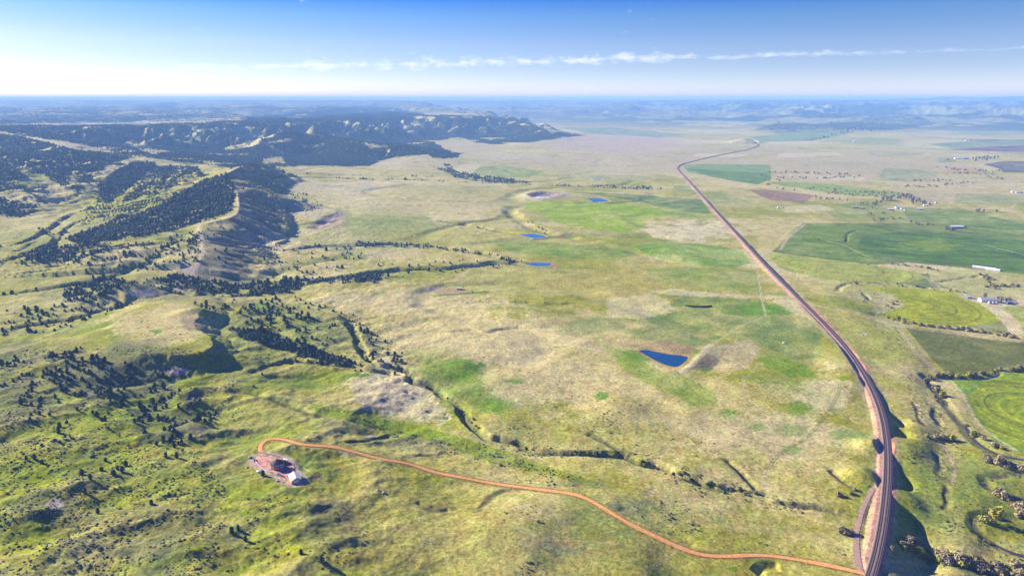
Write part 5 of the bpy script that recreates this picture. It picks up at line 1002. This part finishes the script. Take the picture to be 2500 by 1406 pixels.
barn(2174,513,15,9,3.5,5.5,R(-5),'wall_maroon','roof_white','farmhouse','white roofed house leftmost at the foot of the grove','house',1,3); barn(2190,509,14,9,3.5,6,R(10),'wall_white','roof_white','farmhouse','white house with pale roof half under the grove trees','house',1,3); barn(2201,511.5,6,5,2.6,4,R(0),'wall_white','roof_white','farm_shed','small white shed between the white house and the dark barn','shed',1,1); barn(2208.5,513.5,5,4,2.6,3.8,R(30),'wall_white','roof_cream','farm_shed','tiny cream shed in front of the grove','shed',1,1)
barn(2245,512,14,9,3.5,5.5,R(-3),'wall_maroon','roof_white','farm_barn','dark barn with white roof right of the grove','barn',1,3); barn(2260,503,16,7,3,4.5,R(-8),'wall_white','roof_white','farm_shed','long white shed behind the dark barn near two grey silos','shed',1,2)
silo(2268,498,3.2,6.5,'left grey silo standing behind the long white shed','two grey silos behind the farmstead'); silo(2284,498,3.2,6.5,'right grey silo standing alone in the field beyond the grove','two grey silos behind the farmstead')
barn(2088,508,20,7,3,4.2,R(2),'wall_maroon','roof_grey','cattle_shed','long low grey roofed shed alone left of the farmstead','shed',1,3); barn(1900,508,7,5,2.6,3.6,R(0),'wall_white','roof_white','farm_shed','tiny white shed, left of two in the dry pasture right of the railway','shed',1,1); barn(1912,508.5,5,4,2.6,3.6,R(20),'wall_maroon','roof_white','farm_shed','tiny dark shed, right of two in the dry pasture','shed',1,1)
barn(2473,470,12,8,4,6,R(-6),'wall_white','roof_white','ranch_house','white house leftmost of the cluster at the right edge beyond the fields','house',1,2); barn(2483,471,10,7,3.5,5,R(-6),'wall_tan','roof_cream','ranch_house','cream house between the white house and the dark shed at the right edge','house',1,2); barn(2491,471.5,12,8,4,5.5,R(-6),'wall_blue','roof_grey','farm_shed','dark shed rightmost of the cluster at the right edge','shed',1,2)
barn(2339,388,46,12,5,7,R(0),'wall_white','roof_white','long_barn','long white barn at the far farm above the ploughed dark field','barn',1,4); barn(2358,389,30,12,5,7,R(0),'wall_blue','wall_blue','long_barn','long blue shed beside the long white barn at the far farm','shed',1,3); barn(2314,391,14,8,4,6,R(0),'wall_maroon','roof_red','farm_shed','dark red shed left of the long white barn at the far farm','shed',1,1)
barn(2087,346,26,12,5,7,R(0),'wall_white','roof_white','long_barn','small white barn in the dry plain below the low butte hills','barn',1,2); barn(2073,346.5,16,10,4,6,R(0),'wall_tan','roof_grey','farm_shed','small tan shed left of the white barn in the dry plain','shed',1,2); barn(2361,344.5,34,14,6,8,R(0),'wall_white','roof_white','long_barn','white barn of the farthest farm before the dark strip field','barn',1,2); barn(2369,345,20,12,5,7,R(0),'wall_tan','roof_grey','farm_shed','grey shed right of the farthest white barn','shed',1,1)
# corral yard in the middle of the plain
barn(1122,707,9,5,3,4.2,R(-3),'wall_maroon','roof_cream','corral_shed','maroon shed with cream roof edge on the pink dirt yard','shed',1,2); barn(1153,714,3,2.6,2.4,3.2,R(0),'wall_white','roof_grey','pump_hut','tiny white hut right of the maroon shed on the dirt yard','hut',1,1)
# ---- the house on the red pad: eight-sided, two storeys, steep roof
def pad_at(px, py):
    x, y = unproj(px, py, PADZ); return float(x), float(y), float(PADZ)
def build_house():
    x, y, z = pad_at(678, 1141); r = empty('octagonal_house', (x, y, z), R(12)); tag(r, 'eight sided two storey log house with dark hip roof on the red gravel pad', 'house')
    n = 8; ra = 5.3; oct_ = [(ra*1.12*cos(2*pi*(i+.5)/n), ra*.92*sin(2*pi*(i+.5)/n)) for i in range(n)]; MB().prism(oct_, -.3, 5.4).build('wall', M['wall_log'], r)
    rf = MB(); P = [(a*1.16, b*1.16, 5.15) for a, b in oct_]+[(a*1.16, b*1.16, 5.4) for a, b in oct_]+[(a*.10, b*.10, 8.4) for a, b in oct_]
    rf.add(P, [tuple(range(7, -1, -1))]+[(i, (i+1) % 8, 8+(i+1) % 8, 8+i) for i in range(8)]+[(8+i, 8+(i+1) % 8, 16+(i+1) % 8, 16+i) for i in range(8)]+[tuple(range(16, 24))]); rfo = rf.build('roof', M['roof_brown'], r); MB().lathe([(.5, 8.3), (.5, 8.9), (.1, 9.2)], 8).build('cupola', M['wood'], rfo)
    for i in range(8):
        a, b = Vector(oct_[i]), Vector(oct_[(i+1) % 8]); md = (a+b)/2; t = (b-a).normalized(); nn = Vector((t.y, -t.x)); rz = math.atan2(t.y, t.x); w_ = (b-a).length
        if i in (3, 4): MB().box((md.x+nn.x*.05, md.y+nn.y*.05, 2.5), (w_*.94, .1, 5.2), rz).build('wall_sunlight', M['yellow'], r)['label'] = 'sunlight on the log wall, painted yellow'  # yellow sheets paint the sun on the two left log faces
        for lv in (1.5, 4.1):
            for s_ in (-1, 1):
                c = md+t*s_*w_*.22; f = MB().box((c.x+nn.x*.12, c.y+nn.y*.12, lv), (1.35, .14, 1.35), rz).build('window', M['trim'], r); MB().box((c.x+nn.x*.2, c.y+nn.y*.2, lv), (1.0, .08, 1.0), rz).build('pane', M['glass'], f)
    d = MB().box((-5.9, .3, 1.05), (.25, 1.2, 2.1)).build('door', M['trim'], r); MB().box((-6.1, -.1, 1.0), (.12, .1, .25)).build('handle', M['dark'], d); MB().box((-7.0, .2, .05), (2.2, 3.0, .3)).build('porch', M['fencewood'], r)
    MB().box((3.2, 6.3, 1.2), (5.5, 4.0, 2.4)).build('annex', M['wall_log'], r); MB().gable(5.5, 4.0, 2.42, 3.6, .4, .15).build('annex_roof', M['roof_brown'], r).location = (3.2, 6.3, 0)
    x, y, z = pad_at(697, 1128); r2 = empty('yellow_trailer', (x, y, z), R(-32)); tag(r2, 'yellow flat sided trailer parked behind the eight sided house', 'trailer')
    MB().box((0, 0, 1.75), (5.2, 2.3, 2.3), 0, 0, .94).build('body', M['yellow'], r2); MB().box((0, 0, 2.95), (5.3, 2.4, .15)).build('roof', M['roof_cream'], r2); MB().box((-.6, -1.2, 1.6), (.8, .08, 1.8)).build('door', M['trim'], r2); MB().box((3.1, 0, .6), (1.3, .15, .15)).build('hitch', M['dark'], r2)
    for s_ in (-1, 1):
        for k in (-.5, .5): MB().tube((k, s_*1.0, .4), (k, s_*1.2, .4), .4, .4, 10).build('wheel', M['tyre'], r2)
    x, y, z = pad_at(721, 1172); g = barn(0,0,11,8.5,3.2,5.4,R(118),'wall_tan','roof_cream','garage','cream roofed garage at the lower end of the red gravel pad','garage',1,2,None,(x,y,z+.2)); MB().box((-5.56, 0, 1.5), (.1, 3.4, 2.8)).build('door', M['trim'], g)
build_house()
def car(px, py, rz, col, label, truck=False, pos=None):
    x, y, z = pos or pad_at(px, py); r = empty('parked_car', (x, y, z), rz); tag(r, label, 'car')
    MB().box((0, 0, .68), (4.5, 1.85, .62), 0, 0, .97).build('body', M[col], r); MB().box((-.25, 0, 1.28), (2.5, 1.7, .62), 0, 0, .82).build('cabin', M['glass'], r); MB().box((-.25, 0, 1.6), (2.0, 1.36, .06)).build('roof', M[col], r)
    for a in (-1.4, 1.4):
        for b in (-.85, .85): w = MB().tube((a, b-.1, .35), (a, b+.1, .35), .35, .35, 12).build('wheel', M['tyre'], r); MB().tube((a, b-.12, .35), (a, b+.12, .35), .2, .2, 8).build('rim', M['steel'], w)
    for b in (-.6, .6): MB().box((2.26, b, .75), (.06, .4, .18)).build('headlight', M['trim'], r)
car(621,1123,R(-60),'car_blue','blue car parked at the upper left edge of the red gravel pad'); car(681,1160,R(-35),'car_dark','dark car parked at the lower fence, the left one of two'); car(688,1164,R(-35),'car_dark','dark car parked at the lower fence, nearer the garage')
# fence round the pad
def fence(name, pts, gap, h, label, m='fencewood', wires=(.55, 1.05), pw=.14, world=None, rw=.05, loop=False, cat='fence'):
    P = np.array(world) if world is not None else H2(np.array(pts, float)); 
    if loop: P = np.vstack([P, P[:1]])
    q = resample(np.c_[P, zat(P[:, 0], P[:, 1])], gap); q[:, 2] = zat(q[:, 0], q[:, 1]); q = q[:100]
    o0 = q[0]; r = empty(name, tuple(float(v) for v in o0)); tag(r, label, cat)
    p0 = MB().box((0, 0, h/2-.1), (pw, pw, h+.2)).build('post', M[m], r); first = True
    for p in q:
        o = p0 if first else p0.copy()
        if not first: COL.objects.link(o); o.parent = r
        o.location = tuple(float(v) for v in p-o0); first = False
    for w in wires:
        mb = MB()
        for a, b in zip(q[:-1]-o0, q[1:]-o0): mb.tube((a[0], a[1], a[2]+w), (b[0], b[1], b[2]+w), rw, rw, 4, 0, False)
        mb.build('rail', M[m], r)
fence('rail_fence', [(621,1121),(627,1131),(636,1141),(650,1151),(668,1155),(684,1163),(697,1172)], 2.4, 1.3, 'pale rail fence along the lower edge of the red gravel pad', 'trim', (.45, .85, 1.2), .18, None, .09)
fence('rail_fence', [(648,1108),(665,1111),(690,1119),(708,1128),(716,1136),(717,1146),(712,1149),(735,1164)], 2.4, 1.3, 'rail fence along the upper edge of the red gravel pad', 'fencewood', (.45, .85, 1.2), .16, None, .08)
def gate():
    x, y, z = pad_at(638, 1110); r = empty('entrance_gate', (x, y, z), R(12)); tag(r, 'pale timber gate where the red drive enters the gravel pad', 'gate')
    for s_ in (-1, 1): MB().box((s_*3.2, 0, 1.1), (.35, .35, 2.4)).build('post', M['trim'], r)
    MB().box((0, 0, 2.35), (6.8, .25, .3)).build('crossbar', M['wood'], r)
gate()
def rock(px, py, s_, label, m='rock', name='boulder', cat='boulder'):
    x, y, z = W1(px, py); bm = bmesh.new(); bmesh.ops.create_icosphere(bm, subdivisions=2, radius=1)
    g = random.Random(int(px)); ph = [g.uniform(0, 6) for _ in range(4)]
    for v in bm.verts: k = 1+.18*sin(3*v.co.x+ph[0])+.15*sin(4*v.co.y+ph[1])+.12*sin(5*v.co.z+ph[2]); v.co = Vector((v.co.x*k*s_*1.2, v.co.y*k*s_, v.co.z*k*s_*.62))
    me = bpy.data.meshes.new(name); bm.to_mesh(me); bm.free(); me.materials.append(M[m]); o = bpy.data.objects.new(name, me); COL.objects.link(o); o.location = (x, y, z+s_*.2); tag(o, label, cat)
for a in [(611,1117,1.5,'pale boulder left of the upper end of the gravel pad'), (603,1141,1.3,'pale boulder in the grass left of the gravel pad'), (676,1174,1.2,'pale rock below the lower fence of the gravel pad'), (924,1197,1.3,'pale flat rock, left one of two on the green slope below the drive'), (936,1202,1.1,'pale rock with dark side, right one of two on the green slope below the drive'), (643,1166,.9,'small rock beside the dark bush under the gravel pad')]: rock(*a)
def tank(px, py, rad, L_, label):
    x, y, z = W1(px, py); r = empty('propane_tank', (x, y, z), R(-25)); tag(r, label, 'tank')
    b = MB(); n = 12; prof = [(-L_/2-.25, .15), (-L_/2-.1, rad*.8), (-L_/2+.1, rad), (L_/2-.1, rad), (L_/2+.1, rad*.8), (L_/2+.25, .15)]
    P = [(a, q*cos(2*pi*i/n), 1.0+q*sin(2*pi*i/n)) for a, q in prof for i in range(n)]; b.add(P, [(j*n+i, j*n+(i+1) % n, (j+1)*n+(i+1) % n, (j+1)*n+i) for j in range(5) for i in range(n)]); b.build('vessel', M['paintw'], r, True)
    for s_ in (-1, 1): MB().box((s_*L_*.3, 0, .3), (.25, rad*1.4, .7)).build('saddle', M['dark'], r)
tank(631,1153,.75,3.2,'white tank lying on the grass below the left fence of the pad'); tank(1914,838,1.0,4.0,'white tank lying on the green meadow left of the railway')
for k, (a, b) in enumerate([(2104,818), (2107,818), (2113,818.5), (2116,818)]):
    x, y, z = W1(a, b); r = empty('hive_box', (x, y, z)); tag(r, ['first', 'second', 'third', 'last'][k]+' from the left of four white boxes in the grass right of the railway', 'box', 'white boxes in the grass')
    MB().box((0, 0, .55), (1.5, 1.2, 1.1)).build('box', M['paintw'], r); MB().box((0, 0, 1.15), (1.65, 1.35, .12)).build('lid', M['steel'], r)
# dark curved windbreak on the green meadow
def windbreak():
    P = H2(smooth_line([(1673,747.5),(1685,749.5),(1705,750.5),(1725,750),(1740,748.5)], 5)); q = resample(np.c_[P, zat(P[:, 0], P[:, 1])], 2.0); o0 = q[0].copy(); r = empty('windbreak_fence', tuple(float(v) for v in o0)); tag(r, 'long dark curved windbreak fence standing on the green meadow', 'windbreak'); q = q-o0
    for a, b in zip(q[:-1], q[1:]):
        c = (a+b)/2; MB().box((c[0], c[1], c[2]+1.5), (math.hypot(*(b-a)[:2])*.98, .25, 3.1), math.atan2(b[1]-a[1], b[0]-a[0])).build('board_panel', M['dark'], r)
    for p in q[::3]: MB().box((p[0], p[1]+.3, p[2]+1.4), (.3, .3, 3.4)).build('post', M['wood'], r)
windbreak()
def irrigation():
    P = H2([(2403,602),(2450,614),(2520,633)]); q = resample(np.c_[relax(resample(P, 20.), 2), ], 42.0); z = zat(q[:, 0], q[:, 1]); o0 = np.array([q[0, 0], q[0, 1], z[0]]); r = empty('irrigation_pivot', tuple(float(v) for v in o0)); tag(r, 'long pale irrigation pipe on wheeled towers across the dark green field', 'irrigation line')
    pts = np.c_[q, z]-o0
    for a, b in zip(pts[:-1], pts[1:]):
        mb = MB(); n = 8
        arc = [Vector(a)*(1-k/n)+Vector(b)*(k/n)+Vector((0, 0, 3.6+.9*sin(pi*k/n))) for k in range(n+1)]
        for u, v in zip(arc[:-1], arc[1:]): mb.tube(u, v, .13, .13, 6)
        mb.build('pipe_span', M['galv'], r)
    for p in pts:
        t = MB()
        for s_ in (-1, 1): t.tube((p[0]+s_*1.9, p[1], p[2]+.5), (p[0], p[1], p[2]+3.6), .12, .1, 5)
        t.tube((p[0]-2, p[1], p[2]+.6), (p[0]+2, p[1], p[2]+.6), .12, .12, 5); o = t.build('tower', M['roof_white'], r)
        for s_ in (-1, 1): MB().tube((p[0]+s_*2, p[1]-.15, p[2]+.6), (p[0]+s_*2, p[1]+.15, p[2]+.6), .6, .6, 10).build('wheel', M['tyre'], o)
irrigation()
for pts, gap, lab in [([(2221,1262),(2217,1300),(2215,1340),(2212,1380)], 3.5, 'wire fence running down past the tip of the railway bank shadow'), ([(2190,1075),(2192,1110),(2191,1150),(2190,1200)], 4, 'wire fence on the grass close to the right side of the railway'), ([(2120,1100),(2112,1140),(2105,1170),(2100,1200)], 4, 'wire fence on the grass close to the left side of the railway'), ([(1120,704),(1090,703),(1070,707),(1060,714)], 3, 'dark corral fence curving round the pink dirt yard')]:
    fence('wire_fence', pts, gap, 1.3, lab, 'wood', (.5, 1.0), .16, None, .03)

# ---------------------------------------------------------------- haze: the valley's air, sky and clouds outside it
def haze():
    lo = float(Z.min())-1.0; hi = max(float(Z.max()), H)+4.0
    x = float(np.abs(X).max())+200; y0, y1 = -3000.0, float(Y.max())+200
    bm = bmesh.new(); bmesh.ops.create_cube(bm, size=1, matrix=Matrix.Translation((0, (y0+y1)/2, (lo+hi)/2)) @ Matrix.Diagonal((2*x, y1-y0, hi-lo, 1)))
    me = bpy.data.meshes.new('haze'); bm.to_mesh(me); bm.free(); o = bpy.data.objects.new('haze', me); COL.objects.link(o)
    m = bpy.data.materials.new('haze_air'); m.use_nodes = True; nt = m.node_tree; nt.nodes.clear()
    out = nd(nt, 'ShaderNodeOutputMaterial'); pv = nd(nt, 'ShaderNodeVolumePrincipled'); pv.inputs['Color'].default_value = HAZE_COL; pv.inputs['Density'].default_value = HAZE_D; pv.inputs['Anisotropy'].default_value = 0.0
    nt.links.new(pv.outputs[0], out.inputs['Volume']); me.materials.append(m); o['kind'] = 'stuff'
HAZE_COL = (0.31, 0.57, 1.0, 1); HAZE_D = 6.2e-5
haze()
